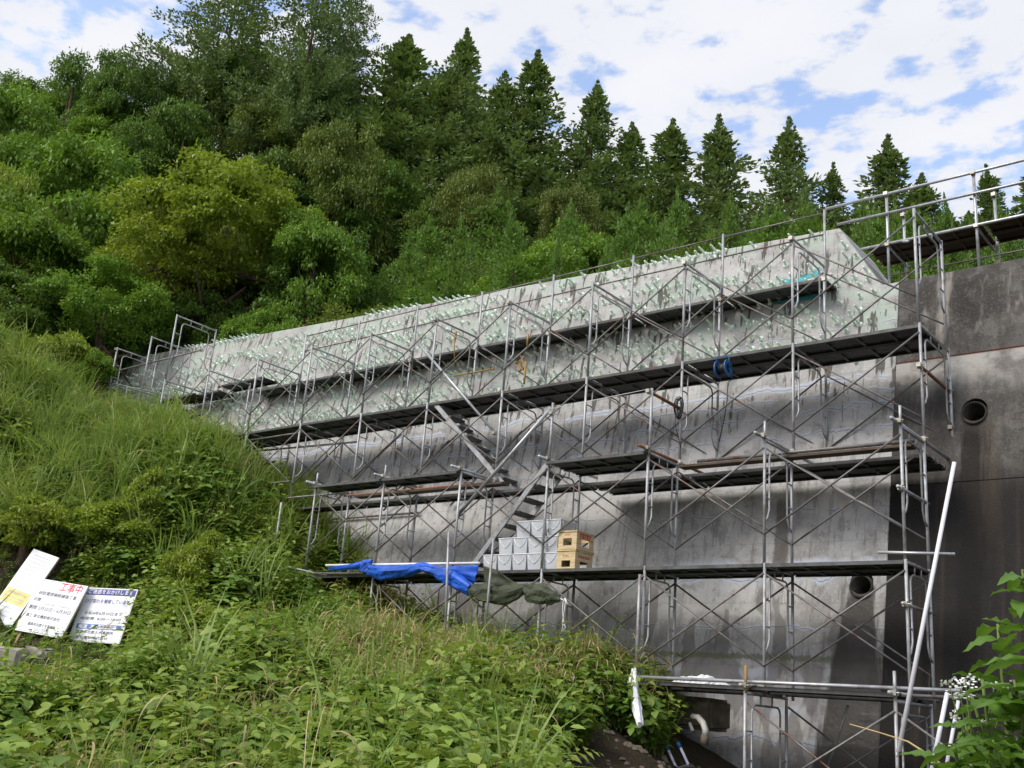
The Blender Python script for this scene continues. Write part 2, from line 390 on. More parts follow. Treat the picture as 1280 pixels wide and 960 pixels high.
# ------------------------------------------------------------------ terrain
B = 1.829                                          # bay length of the scaffolding
def rbf(pts):
    P = np.array(pts, float); n = len(P)
    K = np.linalg.norm(P[:, None, :2]-P[None, :, :2], axis=2)
    A = np.zeros((n+3, n+3)); A[:n, :n] = K; A[:n, n:] = np.c_[np.ones(n), P[:, :2]]; A[n:, :n] = A[:n, n:].T
    w = np.linalg.solve(A, np.r_[P[:, 2], 0, 0, 0])
    def f(x, y):
        x = np.asarray(x, float); y = np.asarray(y, float); sh = np.broadcast(x, y).shape
        Q = np.c_[np.broadcast_to(x, sh).ravel(), np.broadcast_to(y, sh).ravel()]
        D = np.linalg.norm(Q[:, None, :]-P[None, :, :2], axis=2)
        return (D@w[:n]+w[n]+Q@w[n+1:]).reshape(sh)
    return f
FRONT = rbf([(-3.4, -1, -7.1), (-5.4, -1, -6.92), (-7.3, -1, -6.8), (-8.8, -1, -6.5), (-10.4, -1, -5.75), (-11.8, -1, -5.05),
             (-12.6, -1, -5.0), (-13.3, -1.1, -3.55), (-14.3, -1.2, -2.6), (-15.4, -1.1, -2.3), (-17, -.8, -1.95), (-20.9, 0, -1.05), (-23, .5, -.55), (-27, 1, .6), (-34, 0, 5),
             (-3.0, 1.2, -7.5), (-6, 1.2, -6.7), (-10, 1.2, -5.6), (-13, 1.2, -4.2), (-17, 1.4, -2.3), (-22, 1.5, -.7),
             (-2.3, -1, -8.1), (0, -1, -8.7), (4, -1, -9), (9, -1, -9), (16, -1, -8.6), (0, 1, -8.8), (9, 1, -9),
             (4.3, -13.7, -8.8), (9, -14, -8.8), (-1.3, -8.6, -8.1), (-4, -9.4, -8.2), (.2, -7.4, -8.15), (-1, -5.6, -8.1), (-2.0, -3.6, -7.9), (2, -9, -8.6), (3.5, -6, -8.9),
             (-6, -8.6, -7.65), (-9, -7.1, -7.55), (-8.4, -5.4, -7.3), (-5.9, -4.8, -7.0), (-5.0, -2.75, -6.95), (-3.5, -2.2, -7.15), (-7.5, -3.4, -6.78),
             (-12.3, -4.8, -6.75), (-13.6, -5.7, -6.8), (-10.3, -3.6, -6.75), (-10.2, -5.6, -7.3), (-15.6, -4.5, -4.95), (-13.4, -2.5, -4.55), (-10.6, -2.2, -5.75),
             (-17.8, -3.4, -2.9), (-19.6, -3.6, -1.3), (-21.4, -2.8, .1), (-25, -3, 2.0), (-30, -7, 3.5), (-20, -10, -4.5), (-30, -20, -2), (-10, -16, -9), (-18, -16, -8), (20, -20, -9), (-45, -6, 12)])
BACK = rbf([(-26, 5, 2.0), (0, 5, -1), (10, 5, -1), (22, 5, 0), (-30, 3, 3.4), (-28.6, 2, 2.5), (-35.5, 4.5, 8), (-42.1, 6.5, 15.5), (-24.2, 5.2, 2.4), (-30.1, 8.3, 9), (-35.7, 11, 17),
            (-14.8, 4.2, -.2), (-20, 8.7, 3), (-25, 12.9, 8.5), (-29.9, 16.8, 15), (-11.4, 6.6, 0), (-15.7, 12.1, 3.2), (-19.9, 17.4, 8), (-24.1, 22.5, 13),
            (-7.9, 9.1, .5), (-11.4, 15.5, 3.5), (-14.8, 21.8, 7.5), (-18.2, 28, 11.5), (-4.6, 11.7, 1), (-7.1, 18.9, 4), (-9.6, 26.1, 7.5), (-12.1, 33.3, 11),
            (-1.6, 14, 1.2), (-3.2, 21.9, 4.2), (-4.9, 29.8, 8), (-6.5, 37.7, 12), (10, 14, 1), (10, 30, 7), (10, 45, 12), (-45, 30, 22), (-25, 45, 14), (-5, 58, 13), (-60, 15, 28), (-80, 60, 34), (-45, -8, 12.5), (-60, -30, 14), (40, 60, 14)])
def ground_z(x, y):
    x = np.asarray(x, float); y = np.asarray(y, float)
    f = FRONT(x, y); b = BACK(x, y)
    k = (y > 2.4).astype(float)
    s = np.clip((-26-x)/6, 0, 1); k2 = np.clip((y+6)/9, 0, 1)            # left of the dam the two meet smoothly
    k = k*(1-s)+k2*s
    return f*(1-k)+b*k
def grid_mesh(name, xs, ys, zf, mat):
    X, Y = np.meshgrid(xs, ys); Z = zf(X, Y)
    v = np.c_[X.ravel(), Y.ravel(), Z.ravel()]; nx, ny = len(xs), len(ys)
    i = np.arange(nx-1)[None, :]+np.arange(ny-1)[:, None]*nx
    q = np.stack([i, i+1, i+nx+1, i+nx], -1).reshape(-1, 4)
    me = arr_mesh(name, v, q); me.materials.append(M[mat]); me.polygons.foreach_set('use_smooth', [True]*len(me.polygons)); return me
def arr_mesh(name, v, q, var=None):
    me = bpy.data.meshes.new(name); k = q.shape[1]
    me.vertices.add(len(v)); me.vertices.foreach_set('co', np.ascontiguousarray(v, dtype=np.float32).ravel())
    me.loops.add(q.size); me.loops.foreach_set('vertex_index', np.ascontiguousarray(q, dtype=np.int32).ravel())
    me.polygons.add(len(q)); me.polygons.foreach_set('loop_start', np.arange(0, q.size, k, dtype=np.int32))
    if var is not None:
        a = me.attributes.new('var', 'FLOAT', 'POINT'); a.data.foreach_set('value', np.ascontiguousarray(var, dtype=np.float32))
    me.update(calc_edges=True); return me

xs = np.unique(np.r_[np.arange(-400, -60, 20), np.arange(-60, -30, 1.5), np.arange(-30, 8, .3), np.arange(8, 40, 2), np.arange(40, 401, 20)])
ys = np.unique(np.r_[np.arange(-300, -30, 15), np.arange(-30, -14, 1), np.arange(-14, 2.3, .3), [2.3, 2.5], np.arange(3, 45, 1.5), np.arange(45, 401, 20)])
def zg(X, Y):
    z = ground_z(X, Y)
    far = np.clip((np.hypot(X, Y)-90)/80, 0, 1)
    z = z*(1-far)+np.clip(z, -9, 60)*far
    rough = np.clip((1.0-Y)/1.5, 0, 1)*np.clip((-2.5-X)/2, 0, 1)*np.clip((X+40)/10, 0, 1)
    z = z+rough*(.20*np.sin(X*2.1+1.9*np.sin(Y*1.3+.5))*np.sin(Y*1.9+X*.6)+.10*np.sin(X*4.7+Y*1.1)*np.sin(Y*4.1-X))
    return z+.05*np.sin(X*2.3+1.3*np.sin(Y*1.7))+.04*np.sin(Y*3.1+X*1.1)
g = link('ground', grid_mesh('ground', xs, ys, zg, 'soil')); struct(g)

# ------------------------------------------------------------------ the dam
def wallY(z): return 1.8+.2*z
dam = thing('concrete_dam', (-8, 1.0, -9), 'battered concrete check dam, pale cleaned wing left and dark weathered section right', 'dam')
def prism(outline, yb, name, mat, off=0.0, bev=.02):
    bm = bmesh.new()
    fv = [bm.verts.new((x, wallY(z)+off, z)) for x, z in outline]
    bv = [bm.verts.new((x, yb, z)) for x, z in outline]
    n = len(outline)
    bm.faces.new(fv); bm.faces.new(bv[::-1])
    for i in range(n):
        j = (i+1) % n; bm.faces.new((fv[j], fv[i], bv[i], bv[j]))
    bmesh.ops.recalc_face_normals(bm, faces=bm.faces)
    fe = [e for e in bm.edges if all(v in fv for v in e.verts)]
    if bev: bmesh.ops.bevel(bm, geom=fe, offset=bev, segments=2, affect='EDGES', profile=.6)
    me = bpy.data.meshes.new(name); bm.to_mesh(me); bm.free(); me.materials.append(M[mat]); return me
def with_hole(me, c, r):
    """cut a drain hole with a boolean, result stored as a plain mesh"""
    mb = MB(); n = np.array([0, -1, .2]); n /= np.linalg.norm(n)
    mb.tube([np.array(c)+n*.4, np.array(c)+np.array([0, 1.0, 0])], r, 28)
    cut = bpy.data.objects.new('cut', mb.mesh('cut')); o = bpy.data.objects.new('tmp', me)
    COL.objects.link(cut); COL.objects.link(o)
    md = o.modifiers.new('b', 'BOOLEAN'); md.operation = 'DIFFERENCE'; md.object = cut; md.solver = 'EXACT'
    dg = bpy.context.evaluated_depsgraph_get(); ev = o.evaluated_get(dg)
    r_ = bpy.data.meshes.new_from_object(ev)
    bpy.data.objects.remove(o); bpy.data.objects.remove(cut); return r_
D1 = (-1.17, wallY(-5.17), -5.17); D2 = (.31, wallY(-2.71), -2.71)
XB = -.82
wing_top = lambda x: 1.0+(-1.87-x)*.0513
pale = prism([(-32, -9.6), (XB-.004, -9.6), (XB-.004, -.29), (-1.10, -.29), (-1.87, 1.0), (-32, wing_top(-32))], 3.5, 'pale_wing', 'pale', -.012, .025)
o = link('pale_wing', with_hole(pale, D1, .165), (0, 0, 0), dam); o['label'] = 'pale cleaned concrete wing with sealed cracks'
for nm, z0, z1, off in (('crest_lift', -1.74, -.28, .0), ('middle_lift', -3.72, -1.75, -.012), ('foot_lift', -9.6, -3.73, -.03)):
    me = prism([(XB, z0), (16, z0), (16, z1), (XB, z1)], 3.5, nm, 'dark', off, .012)
    if nm == 'middle_lift': me = with_hole(me, D2, .175)
    o = link(nm, me, (0, 0, 0), dam); o['label'] = 'dark weathered concrete pour with algae stains'
for c, r in ((D1, .165), (D2, .175)):
    mb = MB(); ring = []
    n = 28; d = np.array([0, 1, 0.0]); y0 = c[1]-.05
    vs = []; fs = []
    for rr, yy in ((r-.003, y0-.0), (r-.022, y0), (r-.022, y0+.85)):
        for k in range(n):
            a = 2*math.pi*k/n; vs.append((c[0]+rr*math.cos(a), yy+.2*rr*math.sin(a)*(yy < y0+.1), c[2]+rr*math.sin(a)))
    for k in range(n):
        a = 2*math.pi*k/n; vs.append((c[0]+(r-.003)*math.cos(a), y0+.3, c[2]+(r-.003)*math.sin(a)))
    for k in range(n):
        k2 = (k+1) % n
        fs += [(k, k2, n+k2, n+k), (n+k, n+k2, 2*n+k2, 2*n+k), (3*n+k, 3*n+k2, k2, k)]
    fs.append(tuple(2*n+k for k in range(n)))
    mb._add(vs, fs); link('drain_pipe', mb.mesh('drain_pipe', 'hole', True), (0, 0, 0), dam)
# cyan paint, a thin film on the wall
for pts in ([(970, 347), (985, 349), (1000, 347), (1015, 341), (1027, 334), (1025, 343), (1008, 349), (995, 354), (975, 354)],
            [(966, 377), (985, 372), (1005, 369), (1025, 365), (1030, 371), (1005, 376), (985, 379), (968, 381)]):
    mb = MB(); w3 = []
    for q in pts:
        d = ray(*q); t_ = (1.8-.012+.2*CAM[2]-CAM[1])/(d[1]-.2*d[2]); w3.append(CAM+t_*d+np.array([0, -.006, 0]))
    m_ = len(w3); vs = w3+[q+np.array([0, .005, 0]) for q in w3]
    mb._add(vs, [tuple(range(m_)), tuple(range(2*m_-1, m_-1, -1))]+[(i, m_+i, m_+(i+1) % m_, (i+1) % m_) for i in range(m_)])
    link('paint_smear', mb.mesh('paint_smear', 'cyan'), (0, 0, 0), dam)
# injection pins
nrm = np.array([0, -1, .2]); nrm /= np.linalg.norm(nrm)
def pin_geo(mb, c, r, L, dirv, rr):
    c = np.array(c, float)
    b = r*rr.uniform(1.7, 2.6)                                   # lump of sealing mortar, then the plug
    mb.tube([c-dirv*.02, c+dirv*.012, c+dirv*.03], [b, b*.85, r*1.1], 6)
    mb.tube([c+dirv*.02, c+dirv*L*.8, c+dirv*L], [r, r*.85, r*.5], 5)
pins = []
rp = random.Random(3)
z = -1.55
rows = [-1.52, -1.3, -1.08, -.88, -.68, -.48, -.2, .04, .27, .5, .72, .94, 1.14, 1.34]
for zi, zr in enumerate(rows):
    x = -1.0-rp.random()*.2
    while x > -24.5:
        x -= rp.uniform(.13, .24)
        zz = zr+.07*math.sin(x*1.9+zi*2)+rp.uniform(-.06, .06)
        top = wing_top(x)
        if x > -1.95: top = -.29+max(0, (-1.10-x))*1.67
        if zz > top-.06: continue
        dens = .5+.5*math.sin(x*.55+zi*1.3)+.35*math.sin(x*1.37-zi*.8)
        if zr > .5 and rp.random() > .45+.4*dens: continue
        if rp.random() > .62+.5*dens: continue
        pins.append((x, zz))
x = -2.0
while x > -24.5:
    if math.sin(x*.9)+.6*math.sin(x*2.3) > .25: pins.append((x, wing_top(x)-.03))
    x -= rp.uniform(.14, .24)
pins.sort(key=lambda q: -q[0])
pm = []
for k in range(8):
    mb = MB(); L = (.13, .17, .20, .11)[k % 4]
    d = nrm+np.array([rp.uniform(-.22, .22), 0, rp.uniform(-.18, .28)]); d /= np.linalg.norm(d)
    pin_geo(mb, (0, 0, 0), .027, L, d, rp); pm.append(mb.mesh('injection_pin', 'pin'))
for k, (x, zz) in enumerate(pins[:300]):
    link('injection_pin', pm[rp.randrange(8)], (x, wallY(zz)-.012, zz), dam)
mb = MB()
for x, zz in pins[300:]:
    d = nrm+np.array([rp.uniform(-.22, .22), 0, rp.uniform(-.18, .28)]); d /= np.linalg.norm(d)
    pin_geo(mb, (x, wallY(zz)-.012, zz), .027, rp.uniform(.11, .2), d, rp)
stuff(link('injection_pins', mb.mesh('injection_pins', 'pin'), (0, 0, 0), dam))

# ------------------------------------------------------------------ scaffolding
PR = .0215
def arc(c, a0, a1, r, ax, az, n=5):
    return [np.array(c)+r*(np.array(ax)*math.cos(a0+(a1-a0)*k/n)+np.array(az)*math.sin(a0+(a1-a0)*k/n)) for k in range(n+1)]
def frame_meshes(w, h, name):
    """a portal frame: post x2, and the inner hoop with rungs and head bar. Origin at the front post's foot, width along +Y."""
    p = MB().tube([(0, 0, 0), (0, 0, h)], PR, 8).mesh('post', 'post', True)
    mb = MB()
    mb.tube([(0, PR*.6, h-.03), (0, w-PR*.6, h-.03)], PR*.95, 8)
    i_ = .19 if w > 1 else .15; zb = h*.36; zt = h-.16; q = .085
    path = [(0, PR*.5, zb-.06), (0, i_*.6, zb), (0, i_, zb+.12), (0, i_, zt-q), (0, i_+q*.35, zt-q*.3), (0, i_+q, zt),
            (0, w-i_-q, zt), (0, w-i_-q*.35, zt-q*.3), (0, w-i_, zt-q), (0, w-i_, zb+.12), (0, w-i_*.6, zb), (0, w-PR*.5, zb-.06)]
    mb.tube(path, .0135, 7)
    for s in (0, 1):
        for zz in (h*.52, h*.72):
            a, b = (0, i_) if s == 0 else (w-i_, w)
            mb.tube([(0, a, zz), (0, b, zz)], .011, 6)
    for yy in (w*.36, w*.64):
        mb.tube([(0, yy, zt), (0, yy, h-.03)], .011, 6)
    return p, mb.mesh('frame_hoop', 'post', True)
FM = {}
def add_frame(root, x, y, z, w, h):
    key = (round(w, 3), round(h, 3))
    if key not in FM: FM[key] = frame_meshes(w, h, 'frame')
    p, hoop = FM[key]
    dx = RNG.uniform(-.012, .012)
    f = link('frame', hoop, (x+dx, y, z), root, (0, 0, RNG.uniform(-.012, .012)))
    sub('post', p, f); o = sub('post', p, f); o.location = (0, w, 0)
    return f
BM = {}
def add_brace(root, x0, y, z0, x1, z1, mat='brace', r=.0135):
    L = math.hypot(x1-x0, z1-z0); key = (round(L, 2), mat)
    if key not in BM: BM[key] = MB().tube([(0, 0, 0), (L, 0, 0)], r, 6).mesh('brace', mat, True)
    return link('brace', BM[key], (x0, y, z0), root, (0, -math.atan2(z1-z0, x1-x0), 0))
def add_x(root, xl, xr, y, z, h):
    add_brace(root, xl, y-.022, z+h*.22, xr, z+h*.92); add_brace(root, xl, y+.012, z+h*.92, xr, z+h*.22)
PM = {}
def plank_mesh(L, w, mat='plank'):
    """steel scaffold plank seen mostly from below: tray sheet, side channels, cross ribs, end hooks"""
    key = (round(L, 2), round(w, 2), mat)
    if key in PM: return PM[key]
    mb = MB(); t = .045
    mb.box((.02, 0, -.004), (L-.02, w, 0))
    mb.box((.02, 0, -t), (L-.02, .012, -.0045)); mb.box((.02, w-.012, -t), (L-.02, w, -.0045))
    mb.box((.02, .0125, -t), (L-.02, .04, -t+.006)); mb.box((.02, w-.04, -t), (L-.02, w-.0125, -t+.006))
    for k in range(1, 4): mb.box((L*k/4-.02, .013, -.035), (L*k/4+.02, w-.013, -.0045))
    mb.box((.02, w/2-.012, -.038), (L-.02, w/2+.012, -.036))
    for x in (.0, L-.05):
        for yy in (.05, w-.09): mb.box((x, yy, -.03), (x+.05, yy+.04, .014))
    PM[key] = mb.mesh('deck_plank', mat); return PM[key]
def add_plank(root, x, y, z, w=.5, L=B, mat='plank', rz=0.0):
    return link('deck_plank', plank_mesh(L, w, mat), (x, y, z+RNG.uniform(-.004, .004)), root, (RNG.uniform(-.008, .008), RNG.uniform(-.002, .002), rz))
def add_pipe(root, a, b, mat='pipe', r=.0245, name='pipe'):
    a = np.asarray(a, float); b = np.asarray(b, float)
    return link(name, MB().tube([(0, 0, 0), b-a], r, 8).mesh(name, mat, True), a, root)
CM = None
def add_clamp(root, p, rz=0.0):
    global CM
    if CM is None:
        mb = MB(); mb.tube([(0, 0, -.035), (0, 0, .035)], .034, 8); mb.box((-.03, -.06, -.028), (.03, -.02, .028))
        mb.tube([(.03, -.045, 0), (.06, -.045, .0)], .009, 6); CM = mb.mesh('clamp', 'clamp')
    return link('clamp', CM, p, root, (0, 0, rz))
WA, HA = 1.2, 1.725
ZL2 = -2*HA
# ---- upper tier, against the wing
A = thing('upper_scaffold', (-8, .6, ZL2), 'tall upper row of steel tube scaffolding standing against the pale wing', 'scaffold')
for i in range(0, 10):
    x = -B*i
    for lv in (1, 2):
        if lv == 2 and i > 8: continue
        add_frame(A, x, 0, -HA*lv, WA, HA)
    if i < 9:
        for lv in (1, 2):
            if lv == 2 and i > 7: continue
            add_x(A, x-B, x, 0, -HA*lv, HA); add_x(A, x-B, x, WA, -HA*lv, HA)
        for k, yy in enumerate((.015, .53)): add_plank(A, x-B+.0, yy, -HA-.01)
    if 1 <= i <= 9:                                     # walkway between frames and wall
        if i < 9: add_plank(A, x-B, 1.24, -.19, .5)
    if i < 9:
        add_plank(A, x-B, .1 if i < 4 else .05, ZL2-.08, .4); 
        if i < 3: add_plank(A, x-B, .52, ZL2-.08, .4)
for i in range(1, 9):                                   # hand rail poles on the rear posts
    x = -B*i; add_pipe(A, (x, WA+.05, -.62), (x, WA+.05, 1.0), 'post', .021, 'rail_post'); add_clamp(A, (x, WA+.025, -.25))
for zz, a, b in ((.96, -1, -8), (.58, -1, -8)):
    for i in range(1, 8): add_pipe(A, (-B*i, WA+.08, zz), (-B*(i+1), WA+.08, zz), 'brace', .014, 'rail')
add_pipe(A, (.0, -.05, -2.36), (.0, WA+.2, -2.36), 'rusty', .024); add_clamp(A, (0, -.06, -2.36)); add_clamp(A, (0, WA+.02, -2.36))
for i in range(0, 7): add_clamp(A, (-B*i, -.01, -.05) if i % 3 else (-B*i, WA, -2.9))
add_pipe(A, (-9.58, .02, -.48), (-7.42, .02, -2.51), 'pipe', .027, 'stair_rail'); add_clamp(A, (-7.42, .0, -2.51))
for i in (7, 8): add_pipe(A, (-B*i, .1, -1.9), (-B*i-1.9, .1, -1.9), 'brace', .02)
add_pipe(A, (-B*8.6, .55, -1.98), (-B*6.6, .95, -1.98), 'pipe', .022); add_pipe(A, (-B*7, -.08, -3.0), (-B*8.6, -.08, -3.0), 'brace', .022)
add_pipe(A, (-B*6, -.1, -3.36), (-B*9, -.1, -3.36), 'brace', .022); add_pipe(A, (-B*5.5, 1.0, -3.6), (-B*8.5, 1.0, -3.6), 'brace', .022)
for i in (5, 6, 7):
    add_brace(A, -B*i-.1, 1.0, -3.5, -B*(i-1)-.3, -2.2, 'brace', .02)
# ---- lower tier, a step in front
WB_, HB = .9, 1.69
ZB0, ZB1, ZB2 = -3.39, -3.39-HB, -3.39-2*HB
Bt = thing('lower_scaffold', (-5, -.45, ZB2), 'lower row of steel tube scaffolding stepped out in front of the dam foot', 'scaffold')
YB = -.9
for i in range(0, 7):
    x = -B*i
    add_frame(Bt, x, YB, ZB1, WB_-.04, HB)
    if i < 6: add_frame(Bt, x, YB, ZB2, WB_-.04, HB)
    if i < 6:
        add_x(Bt, x-B, x, YB, ZB1, HB); add_x(Bt, x-B, x, YB+WB_-.04, ZB1, HB)
        if i < 5: add_x(Bt, x-B, x, YB, ZB2, HB); add_x(Bt, x-B, x, YB+WB_-.04, ZB2, HB)
        for yy in (-.92, -.43): add_plank(Bt, x-B, yy, ZB1-.01, .47)
    # ledger pipes from the front posts back to the wall side
    m_ = ('clamp', 'clamp', 'rusty', 'pipe', 'pipe', 'pipe', 'pipe')[i]
    add_pipe(Bt, (x-.04, -1.12, -3.36), (x-.04, (1.28, 1.2, 1.3, .5, .3, .2, .3)[i], -3.36), m_ if m_ != 'clamp' else 'post', .0245)
    add_clamp(Bt, (x, -.92, -3.36)); add_clamp(Bt, (x, .02, -3.36))
    if i in (2, 3): add_pipe(Bt, (x+.03, -.93, -3.45), (x+.03, -.93, -2.45), 'post', .022, 'rail_post')
    elif i != 4: add_pipe(Bt, (x, -.9, -3.42), (x, -.9, -3.15), 'post', .018, 'coupling_pin')
for i in (2, 4, 5): add_plank(Bt, -B*(i+1), -1.0, -3.42, .5)
for i in (2,): add_plank(Bt, -B*(i+1), -.48, -3.42, .4)
add_pipe(Bt, (-3.66, -.95, -2.5), (-3.66, .0, -2.52), 'rusty', .026); add_clamp(Bt, (-3.66, -.95, -2.5)); add_clamp(Bt, (-3.66, .0, -2.52)); add_clamp(Bt, (-5.46, -.93, -2.62))
add_pipe(Bt, (-3.66, -.95, -2.46), (-5.47, -.95, -2.55), 'rope', .006, 'guard_rope')
add_pipe(Bt, (-3.3, -.1, -3.40), (-.1, -.1, -3.40), 'brace', .028); add_pipe(Bt, (-7.3, -.15, -3.44), (-11, -.15, -3.44), 'rusty', .018)
bd = MB().box((0, 0, 0), (2*B-.2, .2, .035)).mesh('wood_board', 'oldwood'); link('wood_board', bd, (-2*B+.1, -.22, -3.50), Bt)
link('wood_board', MB().box((0, 0, 0), (2*B, .2, .035)).mesh('wood_board', 'oldwood'), (-6*B+.4, -.3, -3.52), Bt)
add_pipe(Bt, (.0, -1.05, -5.62), (.0, .08, -5.62), 'clamp', .022); add_clamp(Bt, (0, -.92, -5.62))
add_pipe(Bt, (.0, -1.08, -4.22), (.0, .06, -4.22), 'post', .022); add_clamp(Bt, (0, -.95, -4.22))
add_pipe(Bt, (-.3, -.98, -5.0), (.55, -.8, -5.02), 'pipe', .02)
add_pipe(Bt, (-6.66, -1.0, -4.98), (-10.3, -1.0, -4.93), 'white_pipe', .022, 'rail'); add_pipe(Bt, (-10.9, -1.45, -5.0), (-10.4, -.2, -5.12), 'pipe', .022)
add_pipe(Bt, (-11.2, -.95, -5.05), (-6.5, -.95, -5.14), 'brace', .02)
for px0, py0, px1, py1 in ((561, 665, 556, 800), (617, 673, 604, 815)):
    a = onY(px0, py0, -1.25); b = onY(px1, py1, -1.25); add_pipe(Bt, a, b, 'post', .02, 'upright_pole')
a = onY(352, 628, -.9); add_pipe(Bt, a, a+np.array([0, 0, -1.3]), 'post', .022, 'upright_pole')
a = onY(800, 718, -1.0); add_pipe(Bt, a, a+np.array([-.0, 0, -1.5]), 'post', .024, 'upright_pole')
add_pipe(Bt, (-8.2, -.92, -6.0), (-6.7, -.92, -5.2), 'brace', .022)
# ---- bottom tier
Ct = thing('bottom_scaffold', (-1.5, -.8, -8.3), 'lowest row of steel tube scaffolding under the bright horizontal pipes', 'scaffold')
YC = -1.4; ZC = -6.72
for i in range(0, 3):
    x = -B*i
    if i < 2: add_frame(Ct, x, YC, ZC-1.69, 1.2, 1.69); 
    if i < 1: add_x(Ct, x-B, x, YC, ZC-1.69, 1.69); add_x(Ct, x-B, x, YC+1.2, ZC-1.69, 1.69)
    add_pipe(Ct, (x-.03, -1.5, -6.66), (x-.03, (.2, .2, .1)[i], -6.66), 'clamp' if i else 'post', .0245); add_clamp(Ct, (x, -1.4, -6.66)); add_clamp(Ct, (x, -.9, -6.66))
    if i < 2: add_pipe(Ct, (x, -1.4, -6.75), (x, -1.4, -6.42), 'yellow' if i else 'post', .02, 'coupling_pin')
add_x(Ct, B*0, B*1, YC, ZC-1.69, 1.69)
add_pipe(Ct, (-3.55, -1.32, -6.62), (.7, -1.32, -6.60), 'pipe', .023); add_pipe(Ct, (-3.0, -.95, -6.68), (.6, -1.0, -6.66), 'brace', .022)
for i in range(2):
    add_plank(Ct, -B*(i+1), -1.28, -6.66, .48); add_plank(Ct, -B*(i+1), -.75, -6.69, .45)
add_pipe(Ct, (-3.5, -.6, -6.64), (-2.0, -1.2, -6.7), 'brace', .02); add_pipe(Ct, (-.9, -.5, -6.8), (-1.3, -.2, -7.6), 'pipe', .016)
# ---- crest walkway
Cr = thing('crest_walkway', (0, 2.3, -.28), 'pipe handrail and plank walkway on the crest right of the wing', 'walkway')
for x in (-1.07, .30, 1.68): add_pipe(Cr, (x, 2.0, -.30), (x, 2.0, 1.47), 'pipe', .0245, 'rail_post'); add_clamp(Cr, (x, 1.99, 1.42)); add_clamp(Cr, (x, 1.99, .50))
for x in (-1.08, .38, 1.75): add_pipe(Cr, (x, 2.85, -.30), (x, 2.85, 1.47), 'pipe', .0245, 'rail_post'); add_clamp(Cr, (x, 2.83, 1.4)); add_clamp(Cr, (x, 2.83, .2))
add_pipe(Cr, (-2.1, 1.96, 1.40), (3.2, 1.96, 1.44), 'pipe', .0245, 'rail'); add_pipe(Cr, (-1.9, 1.96, 1.06), (3.2, 1.96, 1.05), 'pipe', .0245, 'rail')
add_pipe(Cr, (-1.5, 1.96, .51), (3.2, 1.96, .51), 'pipe', .0245, 'rail'); add_pipe(Cr, (-1.25, 2.3, .1), (3.2, 2.3, .1), 'brace', .014, 'rail')
for x in (-1.45, .4, 2.25): add_plank(Cr, x, 2.02, .56, .38, B, 'oldwood'); add_plank(Cr, x, 2.42, .56, .38, B, 'oldwood')
for x in (-1.07, .30, 1.68): add_pipe(Cr, (x, 1.95, .49), (x, 2.95, .49), 'post', .022, 'ledger')
add_pipe(Cr, (-.85, 2.0, .52), (-.62, 1.6, .3), 'post', .022, 'ledger')
# ---- hillside scaffold at the far left end
Hs = thing('hillside_scaffold', (-19.5, .6, -1.2), 'short scaffold frames stepping up at the grassy left end of the dam', 'scaffold')
add_frame(Hs, -18.29, 0, .0, WA, HA); add_frame(Hs, -18.29, 0, -1.72, WA, HA)
add_frame(Hs, -19.28, 0, -.42, WA, HA); add_frame(Hs, -20.88, 0, -.47, WA, HA); add_frame(Hs, -20.0, 0, -1.4, WA, 1.45)
add_x(Hs, -18.29, -16.46, 0, -1.72, HA); add_x(Hs, -20.88, -19.28, WA, -.47, HA); add_x(Hs, -18.29, -16.46, WA, -1.72, HA)
for x, zz in ((-21.3, -.2), (-19.6, .02), (-17.9, .14)): add_plank(Hs, x, 1.24, zz, .5, 1.8)
for x, zz in ((-20.9, -.55), (-19.1, -.42)): add_plank(Hs, x, .2, zz, .5, 1.8)
add_plank(Hs, -18.3, .1, -1.35, .5, 1.8); add_plank(Hs, -20.0, .1, -1.5, .5, 1.7)
link('wood_board', MB().box((0, 0, 0), (2.6, .2, .04)).mesh('wood_board', 'oldwood'), (-20.4, .9, -.75), Hs)
add_pipe(Hs, (-20.9, .1, .62), (-17.1, .1, .62), 'brace', .02, 'rail'); add_pipe(Hs, (-21.0, -1.6, -.1), (-20.9, 1.4, -.1), 'pipe', .022); add_pipe(Hs, (-21.3, -1.3, .25), (-19.4, 1.2, .0), 'pipe', .02)
for p_ in ((-20.88, 0, 1.2), (-20.88, 0, .0), (-20.88, 0, -.4), (-19.28, 1.2, -.1), (-17.1, .1, .62)): add_clamp(Hs, p_)

# ------------------------------------------------------------------ stairs
def stair(label, x_top, x_bot, z_top, z_bot, y0, y1, nt, grp):
    s = thing('scaffold_stair', ((x_top+x_bot)/2, (y0+y1)/2, z_bot), label, 'stair', grp)
    a = np.array([x_top, 0, z_top]); b = np.array([x_bot, 0, z_bot]); d = (b-a)/np.linalg.norm(b-a); nn = np.array([-d[2], 0, d[0]])
    for yy in (y0, y1):
        c = (a+b)/2+np.array([0, yy, 0]); mb = MB(); mb.obox((0, 0, 0), d*np.linalg.norm(b-a)/2, (0, .016, 0), nn*.042)
        link('stringer', mb.mesh('stringer', 'post'), c, s)
    tm = MB().box((-.11, y0+.02, -.015), (.11, y1-.02, .015)).mesh('tread', 'plank')
    for k in range(nt):
        q = a+(b-a)*(k+.5)/nt; link('tread', tm, (q[0], 0, q[2]), s)
stair('aluminium stair inside the upper scaffold beside the slanted bright pipe', -9.05, -7.2, -1.72, -3.42, .06, .5, 8, None)
stair('lower stair dropping left behind the stacked grey bins', -5.62, -7.05, -3.42, -5.05, -.78, -.3, 8, None)
add_pipe(Bt, (-5.57, -.82, -2.49), (-7.4, -.82, -4.15), 'pipe', .03, 'stair_rail')

